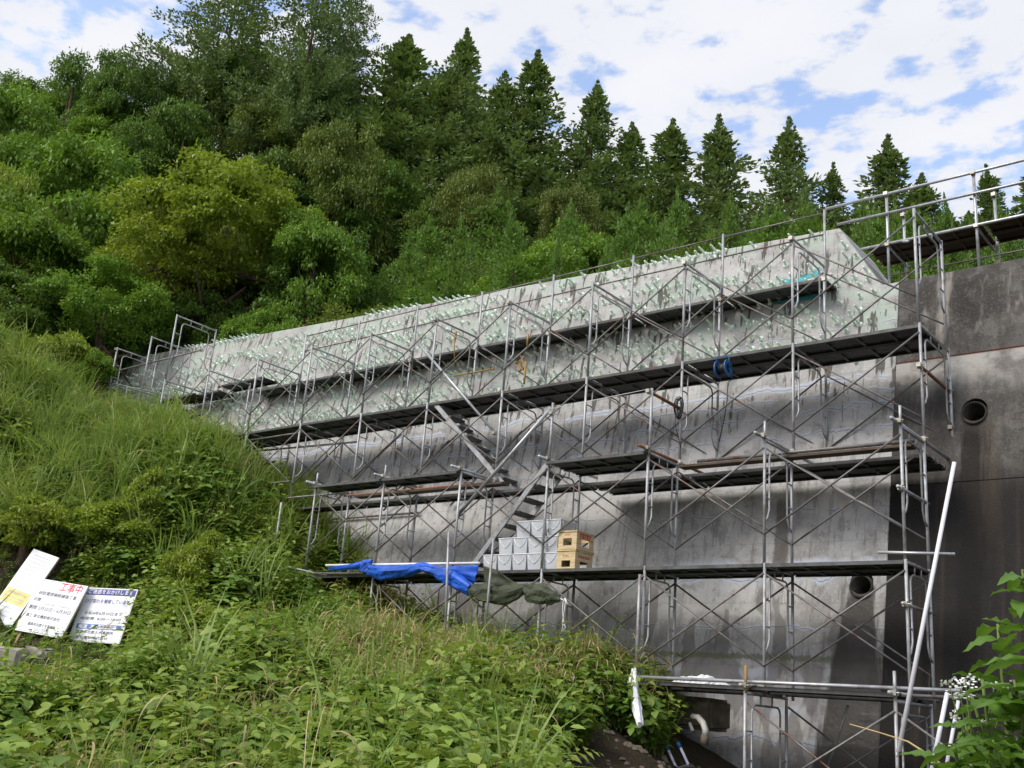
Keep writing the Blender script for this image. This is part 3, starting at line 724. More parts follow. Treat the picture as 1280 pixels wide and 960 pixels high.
# ------------------------------------------------------------------ things on the decks
def bin_parts():
    w, d, h = .29, .42, .255; mb = MB(); t = .006; k = .022
    # tapered open tub with ribs
    def ring(z, s): return [(-w/2+s, -d/2+s, z), (w/2-s, -d/2+s, z), (w/2-s, d/2-s, z), (-w/2+s, d/2-s, z)]
    vs = ring(0, k)+ring(h, 0)+ring(h, t)+ring(t, k+t)
    fs = [(0, 3, 2, 1)]+[(i, (i+1) % 4, 4+(i+1) % 4, 4+i) for i in range(4)]+[(4+i, 4+(i+1) % 4, 8+(i+1) % 4, 8+i) for i in range(4)]+[(8+i, 8+(i+1) % 4, 12+(i+1) % 4, 12+i) for i in range(4)]+[(12, 13, 14, 15)]
    mb._add(vs, fs); body = mb.mesh('tub', 'bin')
    r = MB()
    for a, b in (((-w/2-.003, -d/2-.008), (w/2+.003, -d/2+.004)), ((-w/2-.003, d/2-.004), (w/2+.003, d/2+.008)), ((-w/2-.003, -d/2+.0045), (-w/2+.004, d/2-.0045)), ((w/2-.004, -d/2+.0045), (w/2+.003, d/2-.0045))):
        r.box((a[0], a[1], h-.008), (b[0], b[1], h+.003))
    rim = r.mesh('rim', 'bin_line')
    hb = MB()
    def yf(z): return -d/2+(1-z/h)*k-.006
    hb.tube([(-w*.42, yf(h-.02), h-.02), (-w*.30, yf(h*.66), h*.66), (-w*.06, yf(h*.42), h*.42), (.0, yf(h*.40), h*.40)], .005, 6)
    hb.tube([(w*.42, yf(h-.02), h-.02), (w*.30, yf(h*.66), h*.66), (w*.06, yf(h*.42), h*.42), (.0, yf(h*.40), h*.40)], .0035, 6)
    def xf(z): return w/2-(1-z/h)*k+.006
    hb.tube([(xf(h-.02), -d*.4, h-.02), (xf(h*.6), -d*.3, h*.6), (xf(h*.42), 0, h*.42), (xf(h*.6), d*.3, h*.6), (xf(h-.02), d*.4, h-.02)], .007, 6)
    return body, rim, hb.mesh('handle', 'bin_line', True)
BB = bin_parts()
ZD = ZB1-.01+.004
pos_w = ('leftmost', 'second from left', 'middle', 'second from right', 'rightmost')
for row, (x0, n, words) in enumerate(((-6.56, 5, ('leftmost', 'second from left', 'middle', 'second from right', 'rightmost')), (-6.29, 4, ('leftmost', 'second from left', 'third from left', 'rightmost')), (-5.98, 3, ('left', 'middle', 'right')))):
    for k in range(n):
        lab = 'grey plastic bin, %s of the %s row of the stack' % (words[k], ('bottom', 'second', 'top')[row])
        t = thing('storage_bin', (x0+k*.296, -.66+row*.03, ZD+row*.262), lab, 'bin', 'grey bins stacked on the scaffold deck')
        for nm, me in zip(('tub', 'rim', 'handle'), BB): sub(nm, me, t)
def crate(loc, label, top):
    t = thing('wooden_crate', loc, label, 'crate', 'wooden crates beside the grey bins')
    w, d, h = .34, .46, .285; th = .016
    def panel(nm, W_, axis, sgn):
        mb = MB(); hw, z0, z1 = W_*.24, h*(.22 if top else .10), h*(.60 if top else .44)
        cx = -.02 if axis == 'x' else 0
        for (a, b, c0, c1) in ((-W_/2, W_/2, 0, z0), (-W_/2, W_/2, z1, h), (-W_/2, -hw, z0, z1), (hw, W_/2, z0, z1)):
            if axis == 'x': mb.box((a, sgn*d/2-(th if sgn > 0 else 0), c0), (b, sgn*d/2+(th if sgn < 0 else 0), c1))
            else: mb.box((sgn*w/2-(th if sgn > 0 else 0), a, c0), (sgn*w/2+(th if sgn < 0 else 0), b, c1))
        o = sub('panel', mb.mesh('panel', 'crate'), t); return o
    f = panel('panel', w-.002, 'x', -1); panel('panel', w-.002, 'x', 1)
    s_ = panel('panel', d-2*th-.004, 'y', 1); panel('panel', d-2*th-.004, 'y', -1)
    sub('base', MB().box((-w/2+.002, -d/2+.018, .002), (w/2-.002, d/2-.018, .016)).mesh('base', 'crate'), t)
    for zz in (.0, h-.02):
        lip = MB()
        lip.box((-w/2-.012, -d/2-.012, zz), (w/2+.012, -d/2-.0005, zz+.02)); lip.box((w/2+.0005, -d/2, zz), (w/2+.012, d/2, zz+.02))
        lip.box((-w/2-.012, d/2+.0005, zz), (w/2+.012, d/2+.012, zz+.02)); lip.box((-w/2-.012, -d/2, zz), (-w/2-.0005, d/2, zz+.02))
        sub('lip', lip.mesh('lip', 'crate'), t)
    # red stencil marks
    pr = MB(); zc = h*.78 if top else h*.68
    rr = random.Random(5 if top else 8)
    for k in range(4):
        x_ = -.05+k*.028; pr.box((x_, -d/2-.0025, zc-.012), (x_+.005, -d/2-.0005, zc+.016)); pr.box((x_-.006, -d/2-.0025, zc-.002+rr.uniform(-.006, .006)), (x_+.013, -d/2-.0005, zc+.004))
    S = 1.0 if top else .55
    for k in range(5):
        y_ = -.15+k*.062; hh = .035*S
        pr.box((w/2+.0005, y_, zc-hh), (w/2+.0025, y_+.014, zc+hh)); pr.box((w/2+.0005, y_+.0145, zc+hh*.3), (w/2+.0025, y_+.045, zc+hh*.8)); pr.box((w/2+.0005, y_+.0145, zc-hh*(.9 if k % 2 else .4)), (w/2+.0025, y_+.04, zc-hh*.1))
    if top: pr.box((w/2+.0005, -.19, zc-.052), (w/2+.0025, .19, zc-.042))
    sub('red_marking', pr.mesh('red_marking', 'red_ink'), t)
crate((-5.05, -.66, ZD), 'lower pale wooden crate with wide slot, standing on the deck beside grey bins', False)
crate((-5.045, -.655, ZD+.29), 'upper pale wooden crate with bold red print, on top of another crate', True)

def loft(name, pts, radii, mat, n=14, seed=1, rough=.25, flat=.8):
    r = random.Random(seed); pts = [np.asarray(p, float) for p in pts]
    # resample
    P = []; R_ = []
    for i in range(len(pts)-1):
        for k in range(6):
            t = k/6; P.append(pts[i]*(1-t)+pts[i+1]*t); R_.append(radii[i]*(1-t)+radii[i+1]*t)
    P.append(pts[-1]); R_.append(radii[-1])
    vs = []; m = len(P); ph = [r.uniform(0, 6.28) for _ in range(6)]
    for i, (p, rr) in enumerate(zip(P, R_)):
        d = P[min(i+1, m-1)]-P[max(i-1, 0)]; d /= np.linalg.norm(d)
        a = np.cross(d, [0, 0, 1]); a /= np.linalg.norm(a); b = np.cross(a, d)
        tw = i*.22
        for k in range(n):
            t = 2*math.pi*k/n
            q = 1+rough*(math.sin(3*t+tw+ph[0])*.6+math.sin(5*t-tw*1.7+ph[1])*.4+math.sin(i*.9+ph[2])*.25)+r.uniform(-.08, .08)
            vs.append(p+rr*q*(a*math.cos(t)*flat+b*math.sin(t)))
    fs = [(i*n+k, i*n+(k+1) % n, (i+1)*n+(k+1) % n, (i+1)*n+k) for i in range(m-1) for k in range(n)]
    fs += [tuple(range(n-1, -1, -1)), tuple((m-1)*n+k for k in range(n))]
    mb = MB(); mb._add(vs, fs); return mb.mesh(name, mat, False)
def drape(name, quad, mat, nu=10, nv=8, amp=.03, seed=2, th=.006):
    """a hanging cloth patch between four corners, wrinkled, with thickness"""
    r = random.Random(seed); a, b, c, d = (np.asarray(q, float) for q in quad)
    vs = []
    nn = np.cross(b-a, d-a); nn /= np.linalg.norm(nn)+1e-9
    for s in (0, 1):
        for j in range(nv+1):
            for i in range(nu+1):
                u, v = i/nu, j/nv
                p = (a*(1-u)+b*u)*(1-v)+(d*(1-u)+c*u)*v
                k = amp*(math.sin(u*11+v*3+seed)+.6*math.sin(u*5-v*9+seed*2)+.5*math.sin(v*14+u*2))*(.3+v)
                vs.append(p+nn*(k+s*th))
    N_ = (nu+1)*(nv+1); fs = []
    for j in range(nv):
        for i in range(nu):
            q = j*(nu+1)+i; fs += [(q, q+1, q+nu+2, q+nu+1), (N_+q, N_+q+nu+1, N_+q+nu+2, N_+q+1)]
    edge = [i for i in range(nu)]; 
    for i in range(nu):
        fs.append((i, N_+i, N_+i+1, i+1)); q = nv*(nu+1)+i; fs.append((q, q+1, N_+q+1, N_+q))
    for j in range(nv):
        q = j*(nu+1); fs.append((q, q+nu+1, N_+q+nu+1, N_+q)); q += nu; fs.append((q, N_+q, N_+q+nu+1, q+nu+1))
    mb = MB(); mb._add(vs, fs); return mb.mesh(name, mat, True)
Yt = -1.12
P_ = lambda x, y, Y=Yt: onY(x, y, Y)
bt = thing('blue_tarpaulin', P_(500, 715), 'bright blue tarpaulin rolled along the rail at the deck edge', 'tarp')
link('rolled_sheet', loft('rolled_sheet', [P_(412, 711), P_(440, 708), P_(455, 706)], [.03, .055, .07], 'blue_tarp', 12, 2), (0, 0, 0), bt)
link('knot', loft('knot', [P_(452, 704), P_(458, 709), P_(463, 714)], [.06, .13, .07], 'blue_tarp', 12, 4, .35), (0, 0, 0), bt)
link('rolled_sheet', loft('rolled_sheet', [P_(463, 713), P_(478, 715), P_(505, 714), P_(528, 709), P_(545, 714), P_(568, 724), P_(588, 737)], [.10, .115, .095, .07, .085, .12, .095], 'blue_tarp', 16, 6, .22), (0, 0, 0), bt)
link('hanging_sheet', drape('hanging_sheet', (P_(540, 709, -1.05), P_(598, 706, -1.05), P_(594, 728, -1.05), P_(560, 716, -1.05)), 'blue_tarp', 12, 8, .02, 3), (0, 0, 0), bt)
gt = thing('olive_tarpaulin', P_(640, 740), 'dark olive tarpaulin bundle hanging below the stacked bins', 'tarp')
link('rolled_sheet', loft('rolled_sheet', [P_(588, 737), P_(603, 741), P_(625, 744), P_(645, 740), P_(657, 734)], [.07, .13, .14, .12, .05], 'green_tarp', 16, 9, .25, .7), (0, 0, 0), gt)
link('rolled_sheet', loft('rolled_sheet', [P_(655, 733), P_(665, 741), P_(680, 744), P_(692, 747), P_(700, 750)], [.05, .13, .12, .09, .03], 'green_tarp', 16, 12, .3, .7), (0, 0, 0), gt)
link('hanging_sheet', drape('hanging_sheet', (P_(604, 707, -1.08), P_(620, 712, -1.08), P_(652, 733, -1.08), P_(606, 737, -1.08)), 'green_tarp', 10, 8, .025, 5), (0, 0, 0), gt)
link('hanging_sheet', drape('hanging_sheet', (P_(655, 733, -1.1), P_(680, 728, -1.1), P_(698, 745, -1.1), P_(662, 745, -1.1)), 'green_tarp', 10, 8, .02, 8), (0, 0, 0), gt)
mb = MB(); a = P_(700, 748)
mb.tube([a, P_(708, 752)], .008, 6); mb.tube([P_(706, 748), P_(710, 756)], .012, 6)
for k in range(2):
    mb.tube([P_(704+k*3, 751), P_(703+k*2, 765), P_(705-k*2, 778), P_(701+k*3, 792)], .006, 5)
mb.tube([P_(703, 776), P_(707, 784), P_(702, 790)], .006, 5)
ro = link('hanging_rope', mb.mesh('hanging_rope', 'rope', True)); tag(ro, 'white rope ends dangling from the olive tarpaulin', 'rope')
# cable reel
rl = thing('cable_reel', (-3.0, .05, -2.2), 'blue cable reel hanging at the edge of the upper deck', 'reel')
c = onY(904, 461, .0)
for s in (-1, 1):
    mb = MB(); q = c+np.array([s*.085, 0, 0]); n = 20
    vs = []; 
    for yy in (-.008, .008):
        for rr in (.135, .07):
            for k in range(n):
                an = 2*math.pi*k/n; vs.append(q+np.array([yy, rr*math.cos(an), rr*math.sin(an)]))
    fs = []
    for k in range(n):
        k2 = (k+1) % n; fs += [(k, k2, n+k2, n+k), (2*n+k2, 2*n+k, 3*n+k, 3*n+k2), (k2, k, 2*n+k, 2*n+k2), (n+k, n+k2, 3*n+k2, 3*n+k)]
    mb._add(vs, fs); link('flange', mb.mesh('flange', 'reel'), (0, 0, 0), rl)
mb = MB(); mb.tube([c+np.array([-.08, 0, 0]), c+np.array([.08, 0, 0])], .085, 18); link('drum', mb.mesh('drum', 'cable', True), (0, 0, 0), rl)
mb = MB(); mb.tube([c+np.array([-.1, 0, .0]), c+np.array([-.1, -.02, .19]), c+np.array([.1, -.02, .19]), c+np.array([.1, 0, .0])], .011, 6); mb.tube([c+np.array([-.1, .12, -.15]), c+np.array([-.1, 0, 0])], .01, 6); mb.tube([c+np.array([.1, .12, -.15]), c+np.array([.1, 0, 0])], .01, 6)
link('handle', mb.mesh('handle', 'reel', True), (0, 0, 0), rl)
mb = MB(); cw = [onY(910, 478, .0), onY(909, 500, .1), onY(905, 525, .3), onY(899, 552, .5)]; mb.tube(cw, .007, 5); link('cable', mb.mesh('cable', 'cable', True), (0, 0, 0), rl)
# black cable coil hung on the rusty pipe
mb = MB(); c = onY(848, 512, -.12)
rr = random.Random(4)
for k in range(6):
    w_, h_ = .065+rr.uniform(-.02, .02), .17+rr.uniform(-.03, .02); ox = rr.uniform(-.03, .03); oy = rr.uniform(-.03, .03)
    pts = [c+np.array([ox+w_*math.sin(t), oy+.02*math.sin(2*t), h_*math.cos(t)+.02]) for t in np.linspace(0, 2*math.pi, 19)]
    mb.tube(pts, .0075, 5, False)
mb.tube([onY(844, 520, -.1), onY(845, 535, -.1), onY(851, 560, -.05)], .006, 5)
tag(link('cable_coil', mb.mesh('cable_coil', 'cable', True)), 'coil of black cable hanging from the rusty short pipe', 'cable')
oc = thing('ochre_chain', onY(655, 480, 1.15), 'ochre chain tangle hung on the rear scaffold posts', 'chain')
for pts in ([(660, 417), (659, 433)], [(655, 445), (650, 455), (655, 462), (643, 455), (652, 450), (657, 458), (648, 465)], [(657, 452), (656, 470), (655, 480)]):
    link('strand', MB().tube([onY(x, y, 1.15) for x, y in pts], .02, 6).mesh('strand', 'yellow', True), (0, 0, 0), oc)
tag(link('ochre_pipe', MB().tube([onY(567, 470, 1.12), onY(618, 461, 1.12)], .02, 8).mesh('ochre_pipe', 'yellow', True)), 'short ochre pipe tied across the rear frames', 'pipe')
tag(link('rusty_hook', MB().tube([onY(570, 414, 1.1), onY(569, 421, 1.1), onY(568, 430, 1.1), onY(568, 455, 1.1)], [.028, .03, .012, .01], 8).mesh('rusty_hook', 'yellow', True)), 'thin ochre rod hanging near the upper walkway', 'rod')
# white sheet on the lowest deck, wrapped post
def crumple(name, P0, P1, hgt, dep, mat, seed, nu=22, nv=9):
    r = random.Random(seed); a = np.asarray(P0, float); b = np.asarray(P1, float); vs = []
    for i in range(nu+1):
        u = i/nu; env = (.8+.2*math.sin(u*9+seed))*(1-.45*u)*min(1, 6*u+.1, 5*(1-u)+.1)
        for j in range(nv+1):
            t = math.pi*j/nv
            h_ = hgt*env*math.sin(t)**.5*(1+.12*math.sin(u*37+j)+r.uniform(-.14, .14))
            vs.append(a*(1-u)+b*u+np.array([r.uniform(-.015, .015), -dep/2*math.cos(t)+r.uniform(-.02, .02), max(h_, .003)]))
    w_ = nv+1; fs = [(i*w_+j, i*w_+j+1, (i+1)*w_+j+1, (i+1)*w_+j) for i in range(nu) for j in range(nv)]
    fs += [tuple((i)*w_ for i in range(nu+1))+tuple(i*w_+nv for i in range(nu, -1, -1))]
    mb = MB(); mb._add(vs, fs); return mb.mesh(name, mat, False)
ws = link('white_sheet', crumple('white_sheet', (-3.0, -1.0, -6.655), (-2.25, -1.0, -6.665), .15, .34, 'white_sheet', 3))
tag(ws, 'crumpled white plastic sheet lying on the lowest deck', 'sheet')
wp = link('wrapped_post', loft('wrapped_post', [onY(793, 838, -1.6), onY(792, 858, -1.8), onY(795, 880, -2.1), onY(800, 906, -2.4)], [.05, .075, .07, .035], 'white_sheet', 10, 21, .45))
tag(wp, 'white plastic wrapping twisted round a post at the grass edge', 'wrapping')
# leaning white poles
def pole(a, b, label, r=.024):
    o = link('white_pole', MB().tube([a, b], r, 10).mesh('white_pole', 'white_pipe', True)); tag(o, label, 'pole', 'white poles leaning at the right')
pole(onY(1193, 578, -1.45), onY(1123, 940, -2.1), 'longest white pole, leaning from mid dam to the bottom right')
pole(onY(1184, 866, -1.5), onY(1164, 966, -1.7), 'short white pole between the long pole and the bush')
pole(onY(1198, 876, -1.5), onY(1180, 975, -1.7), 'shortest white pole, half hidden by the flowering bush', .02)
mb = MB(); mb.tube([atD(1062, 905, 6.0), atD(1100, 916, 5.9), atD(1135, 927, 5.8), atD(1160, 943, 5.7), atD(1185, 962, 5.6)], [.003, .004, .005, .006, .007], 6)
tag(link('dry_stalk', mb.mesh('dry_stalk', 'straw', True)), 'thin dry tan stalk arching in front of the dark wall foot', 'stalk')
# concrete block, elbow pipe, bracket
blk = MB()
b0 = onY(806, 872, -.9); b1 = onY(876, 878, -.9)
me = bmesh.new(); bmesh.ops.create_cube(me, size=1)
bmesh.ops.scale(me, vec=(.8, .6, .42), verts=me.verts); bmesh.ops.bevel(me, geom=list(me.edges), offset=.05, segments=2, affect='EDGES')
bmesh.ops.subdivide_edges(me, edges=list(me.edges), cuts=1)
rr = random.Random(6)
for v in me.verts: v.co += Vector([rr.uniform(-.014, .014) for _ in range(3)])
mm = bpy.data.meshes.new('concrete_block'); me.to_mesh(mm); me.free(); mm.materials.append(M['block'])
tag(link('concrete_block', mm, (-3.1, -.35, -7.02)), 'mossy brown concrete block beside the white elbow pipe', 'block')
mb = MB(); mb.tube([onY(866, 896, -.85), onY(873, 897, -.9), onY(879, 904, -.95), onY(882, 913, -.97), onY(881, 920, -.97)], .042, 12)
el = thing('elbow_pipe', onY(881, 932, -.97), 'white curved drain pipe poking out under the lowest deck', 'pipe')
link('bend', mb.mesh('bend', 'pvc', True), (0, 0, 0), el)
mb = MB(); mb.tube([onY(881, 919, -.97), onY(880, 931, -.97)], [.052, .056], 12); link('collar', mb.mesh('collar', 'block', True), (0, 0, 0), el)
tag(link('pipe_stub', MB().tube([onY(862, 904, -.9), onY(866, 914, -.95)], .025, 8).mesh('pipe_stub', 'pvc', True)), 'small pale pipe stub next to the curved drain pipe', 'pipe')
br = thing('metal_bracket', onY(848, 958, -1.2), 'small aluminium frame with blue end caps lying on the soil', 'bracket')
yb = -1.3
for a, b in (((834, 935), (846, 962)), ((849, 932), (860, 956)), ((846, 961), (860, 957))):
    link('bar', MB().tube([onY(*a, yb), onY(*b, yb)], .022, 4).mesh('bar', 'pipe'), (0, 0, 0), br)
for a, b in (((832.5, 931), (835, 938)), ((847, 928), (850, 935))):
    link('end_cap', MB().tube([onY(*a, yb), onY(*b, yb)], .03, 8).mesh('end_cap', 'reel', True), (0, 0, 0), br)

# ------------------------------------------------------------------ sign boards
def text_mesh(s, size, mat, width=None, bold=0.0):
    cu = bpy.data.curves.new('txt', 'FONT'); cu.body = s; cu.size = size; cu.align_x = 'CENTER'; cu.align_y = 'CENTER'; cu.extrude = .0008; cu.offset = bold; cu.resolution_u = 2
    o = bpy.data.objects.new('txt', cu); COL.objects.link(o)
    dg = bpy.context.evaluated_depsgraph_get(); me = bpy.data.meshes.new_from_object(o.evaluated_get(dg)); bpy.data.objects.remove(o)
    me.materials.clear(); me.materials.append(M[mat])
    if width:
        n = len(me.vertices)
        if n:
            co = np.empty(n*3, np.float32); me.vertices.foreach_get('co', co); co = co.reshape(-1, 3)
            co[:, 0] *= width/max(1e-3, np.ptp(co[:, 0])); me.vertices.foreach_set('co', co.ravel()); me.update()
    return me
def sign(label, tl, bl, br, D, dr, dt, content):
    BL = atD(*bl, D); BR = atD(*br, D+dr); TL = atD(*tl, D+dt)
    ex = BR-BL; Wd = np.linalg.norm(ex); ex /= Wd; ez = TL-BL; ez -= ex*(ez@ex); Hd = np.linalg.norm(ez); ez /= Hd; ny = np.cross(ex, ez)   # ny points away or to camera
    if ny@(CAM-BL) < 0: ny = -ny
    r = thing('sign_board', BL, label, 'sign', 'construction notice boards on the grass')
    R_ = Matrix((ex.tolist(), ez.tolist(), np.cross(ex, ez).tolist())).transposed()
    rot = R_.to_euler()
    def put(nm, me, u, v, out=0.0):
        w_ = BL+ex*u*Wd+ez*v*Hd+ny*out; return link(nm, me, w_, r, rot)
    sg = 1 if np.cross(ex, ez)@ny > 0 else -1
    put('panel', MB().box((0, 0, -.02), (Wd, Hd, .0)).mesh('panel', 'board'), 0, 0)
    t = .018
    fm = MB(); fm.box((0, 0, -.045), (t, Hd, -.0205)); fm.box((Wd-t, 0, -.045), (Wd, Hd, -.0205)); fm.box((t, 0, -.045), (Wd-t, t, -.0205)); fm.box((t, Hd-t, -.045), (Wd-t, Hd, -.0205))
    put('back_frame', fm.mesh('back_frame', 'board_back'), 0, 0)
    for u in (.12, .88):
        mb = MB(); mb.box((-.02, -.25, -.075), (.02, Hd*.75, -.046)); put('leg', mb.mesh('leg', 'board_back'), u, 0)
    content(put, Wd, Hd)
    return r
def rect(put, nm, u0, v0, u1, v1, mat, Wd, Hd, out=.001):
    put(nm, MB().box((0, 0, 0), ((u1-u0)*Wd, (v1-v0)*Hd, .001)).mesh(nm, mat), u0, v0, out)
def outline(put, u0, v0, u1, v1, mat, Wd, Hd, t=.006):
    mb = MB(); w_, h_ = (u1-u0)*Wd, (v1-v0)*Hd
    mb.box((0, 0, 0), (w_, t, .001)); mb.box((0, h_-t, 0), (w_, h_, .001)); mb.box((0, t, 0), (t, h_-t, .001)); mb.box((w_-t, t, 0), (w_, h_-t, .001))
    put('border', mb.mesh('border', mat), u0, v0, .001)
def c_work(put, W_, H_):
    outline(put, .02, .02, .98, .98, 'ink_black', W_, H_, .005)
    put('lettering', text_mesh('工事中', .17, 'ink_red', .46*W_, .001), .70, .895, .002)
    put('lettering', text_mesh('砂防堰堤補修補強工事', .075, 'ink_black', .80*W_, .0002), .50, .735, .002)
    put('lettering', text_mesh('区間', .065, 'ink_black', .14*W_, .0002), .14, .61, .002)
    put('lettering', text_mesh('令和4年     令和4年', .03, 'ink_grey', .55*W_), .60, .545, .002)
    put('lettering', text_mesh('期間 2月22日～6月30日', .075, 'ink_black', .88*W_, .0002), .50, .455, .002)
    put('lettering', text_mesh('施工 東北機設株式会社', .065, 'ink_black', .72*W_, .0002), .44, .305, .002)
    put('lettering', text_mesh('福島市北部土木事務所', .06, 'ink_black', .58*W_, .0002), .50, .155, .002)
    put('lettering', text_mesh('TEL 024', .045, 'ink_grey', .30*W_), .52, .075, .002)
def c_sorry(put, W_, H_):
    outline(put, .015, .015, .985, .985, 'ink_grey', W_, H_, .004)
    rect(put, 'header_band', .02, .865, .98, .975, 'ink_blue', W_, H_)
    put('lettering', text_mesh('ご迷惑をおかけします', .085, 'board', .86*W_, .0005), .50, .92, .003)
    put('lettering', text_mesh('ひび割れを補修しています', .08, 'ink_blue', .86*W_, .0002), .50, .745, .002)
    outline(put, .06, .36, .94, .575, 'ink_grey', W_, H_, .004)
    put('lettering', text_mesh('令和4年6月30日まで', .06, 'ink_black', .74*W_, .0002), .50, .52, .002)
    put('lettering', text_mesh('時間帯  8:00～18:00', .06, 'ink_black', .78*W_, .0002), .48, .42, .002)
    rect(put, 'blue_band', .07, .235, .93, .325, 'ink_sky', W_, H_)
    rect(put, 'white_plate', .11, .25, .84, .31, 'board', W_, H_, .0022)
    rect(put, 'blue_plate', .28, .248, .33, .312, 'ink_sky', W_, H_, .0034)
    put('lettering', text_mesh('発注者　土木事務所', .045, 'ink_blue', .62*W_), .48, .28, .0036)
    put('lettering', text_mesh('福島県北部土木事務所', .055, 'ink_black', .72*W_, .0002), .46, .175, .002)
    put('lettering', text_mesh('東北機設株式会社', .055, 'ink_black', .62*W_, .0002), .44, .075, .002)
def c_permit(put, W_, H_):
    rect(put, 'yellow_panel', .04, .30, .96, .475, 'ink_yellow', W_, H_)
    put('lettering', text_mesh('道路使用許可証', .05, 'ink_grey', .7*W_), .5, .43, .003)
    for v in (.93, .89, .84, .79, .74, .68, .62, .56, .51, .24, .19, .14, .09):
        rect(put, 'print_line', .14, v, .80 if v > .6 else .66, v+.006, 'ink_grey', W_, H_)
    for v in (.37, .335): rect(put, 'print_line', .12, v, .85, v+.006, 'ink_grey', W_, H_, .003)
sign('white construction notice with big red characters, middle board of the three', (45, 722), (17, 787), (76, 798), 17.0, -.29, .55, c_work)
sign('white apology notice with purple header band, rightmost of the three boards', (106, 734), (84, 801), (149, 805), 16.9, -.27, .5, c_sorry)
sign('tall narrow white board with yellow panel, leftmost of the three boards', (29, 681), (-22, 776), (10, 789), 17.6, -.2, .8, c_permit)
# kerb stones by the boards
rr = random.Random(12)
for (x, y, D, sx, sy, sz, lab) in ((10, 822, 14.6, .5, .35, .26, 'pale weathered kerb stone at the left edge under the boards'), (48, 818, 14.9, .36, .3, .18, 'small pale kerb stone right of the larger one under the boards')):
    bm = bmesh.new(); bmesh.ops.create_cube(bm, size=1); bmesh.ops.scale(bm, vec=(sx, sy, sz), verts=bm.verts)
    bmesh.ops.bevel(bm, geom=list(bm.edges), offset=.04, segments=2, affect='EDGES'); bmesh.ops.subdivide_edges(bm, edges=list(bm.edges), cuts=1)
    for v in bm.verts: v.co += Vector([rr.uniform(-.02, .02) for _ in range(3)])
    me = bpy.data.meshes.new('kerb_stone'); bm.to_mesh(me); bm.free(); me.materials.append(M['stone'])
    tag(link('kerb_stone', me, atD(x, y, D), None, (.05, .03, .6)), lab, 'stone', 'kerb stones')

# ------------------------------------------------------------------ foliage meshes
def leaves(P, D, Nn, L, Wd, fold=.18, var=None, tipdrop=0.0):
    """rhombic folded leaves; P base, D axis, Nn normal"""
    D = D/np.linalg.norm(D, axis=1, keepdims=True)
    S = np.cross(D, Nn); S /= np.linalg.norm(S, axis=1, keepdims=True)+1e-9
    U = np.cross(S, D)
    L = L[:, None]; Wd = Wd[:, None]
    a = P; c = P+D*L-U*L*tipdrop
    m = P+D*L*.45
    b = m+S*Wd*.5+U*Wd*fold; d = m-S*Wd*.5+U*Wd*fold
    v = np.stack([a, b, c, d], 1).reshape(-1, 3)
    q = np.arange(len(v)).reshape(-1, 4)
    var = RNG.random(len(P)) if var is None else var
    return v, q, np.repeat(var, 4)
def unit(n, rng):
    v = rng.normal(size=(n, 3)); return v/np.linalg.norm(v, axis=1, keepdims=True)
def crown_broad(seed, mat, R=3.0, squash=.8, lobes=14, subs=7, per=210, leaf=.13, aspect=.55, droop=.35, rs=(.13, .23)):
    """limbs carry lobes, lobes carry flattened leaf clumps with gaps between them"""
    rng = np.random.default_rng(seed); Ps, Ds, Ns, Vs = [], [], [], []
    cen = unit(lobes, rng); cen[:, 2] = np.abs(cen[:, 2])*1.0-.25
    cen *= (R*rng.uniform(.42, .80, lobes))[:, None]; cen[:, 2] *= squash
    cen = np.r_[cen, [[0, 0, R*.35]]]
    for c in cen:
        rl_ = R*rng.uniform(.26, .42); lv = rng.uniform(-.14, .14)
        u = unit(subs, rng); u[:, 2] = np.abs(u[:, 2])*.9-.15; out = c/(np.linalg.norm(c)+.01)
        u += out*.55; u /= np.linalg.norm(u, axis=1, keepdims=True)
        for w_ in u:
            sc = c+w_*rl_*rng.uniform(.6, 1.0); r = R*rng.uniform(*rs); n = int(per*(r/(R*.18))**2*rng.uniform(.75, 1.15))
            e = unit(n, rng); e[:, 2] = np.where(e[:, 2] < -.1, -e[:, 2]*.8, e[:, 2])
            ax = np.array([rng.uniform(.8, 1.25), rng.uniform(.8, 1.25), rng.uniform(.42, .68)])
            P = sc+e*r*(rng.random(n)**.33)[:, None]*ax+rng.normal(size=(n, 3))*.05*R/3
            D = e*.7+np.array([w_[0]*.4, w_[1]*.4, 0])+rng.normal(size=(n, 3))*.5; D[:, 2] -= droop
            N_ = e*.35+np.array([0, 0, .9])+rng.normal(size=(n, 3))*.38
            Ps.append(P); Ds.append(D); Ns.append(N_); Vs.append(np.clip(.5+lv+rng.uniform(-.18, .18)+rng.normal(size=n)*.15, 0, 1))
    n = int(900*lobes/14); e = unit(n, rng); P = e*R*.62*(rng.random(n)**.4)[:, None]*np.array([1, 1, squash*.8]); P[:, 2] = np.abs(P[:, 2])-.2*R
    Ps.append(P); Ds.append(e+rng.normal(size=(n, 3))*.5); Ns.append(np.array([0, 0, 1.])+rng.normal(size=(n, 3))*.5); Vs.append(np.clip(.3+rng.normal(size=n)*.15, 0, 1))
    P = np.concatenate(Ps); D = np.concatenate(Ds); N_ = np.concatenate(Ns); V = np.concatenate(Vs)
    n = len(P); L = leaf*rng.uniform(.65, 1.3, n)
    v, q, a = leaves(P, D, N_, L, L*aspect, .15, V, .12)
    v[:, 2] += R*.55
    me = arr_mesh('crown', v, q, a); me.materials.append(M[mat]); return me, cen+np.array([0, 0, R*.55])
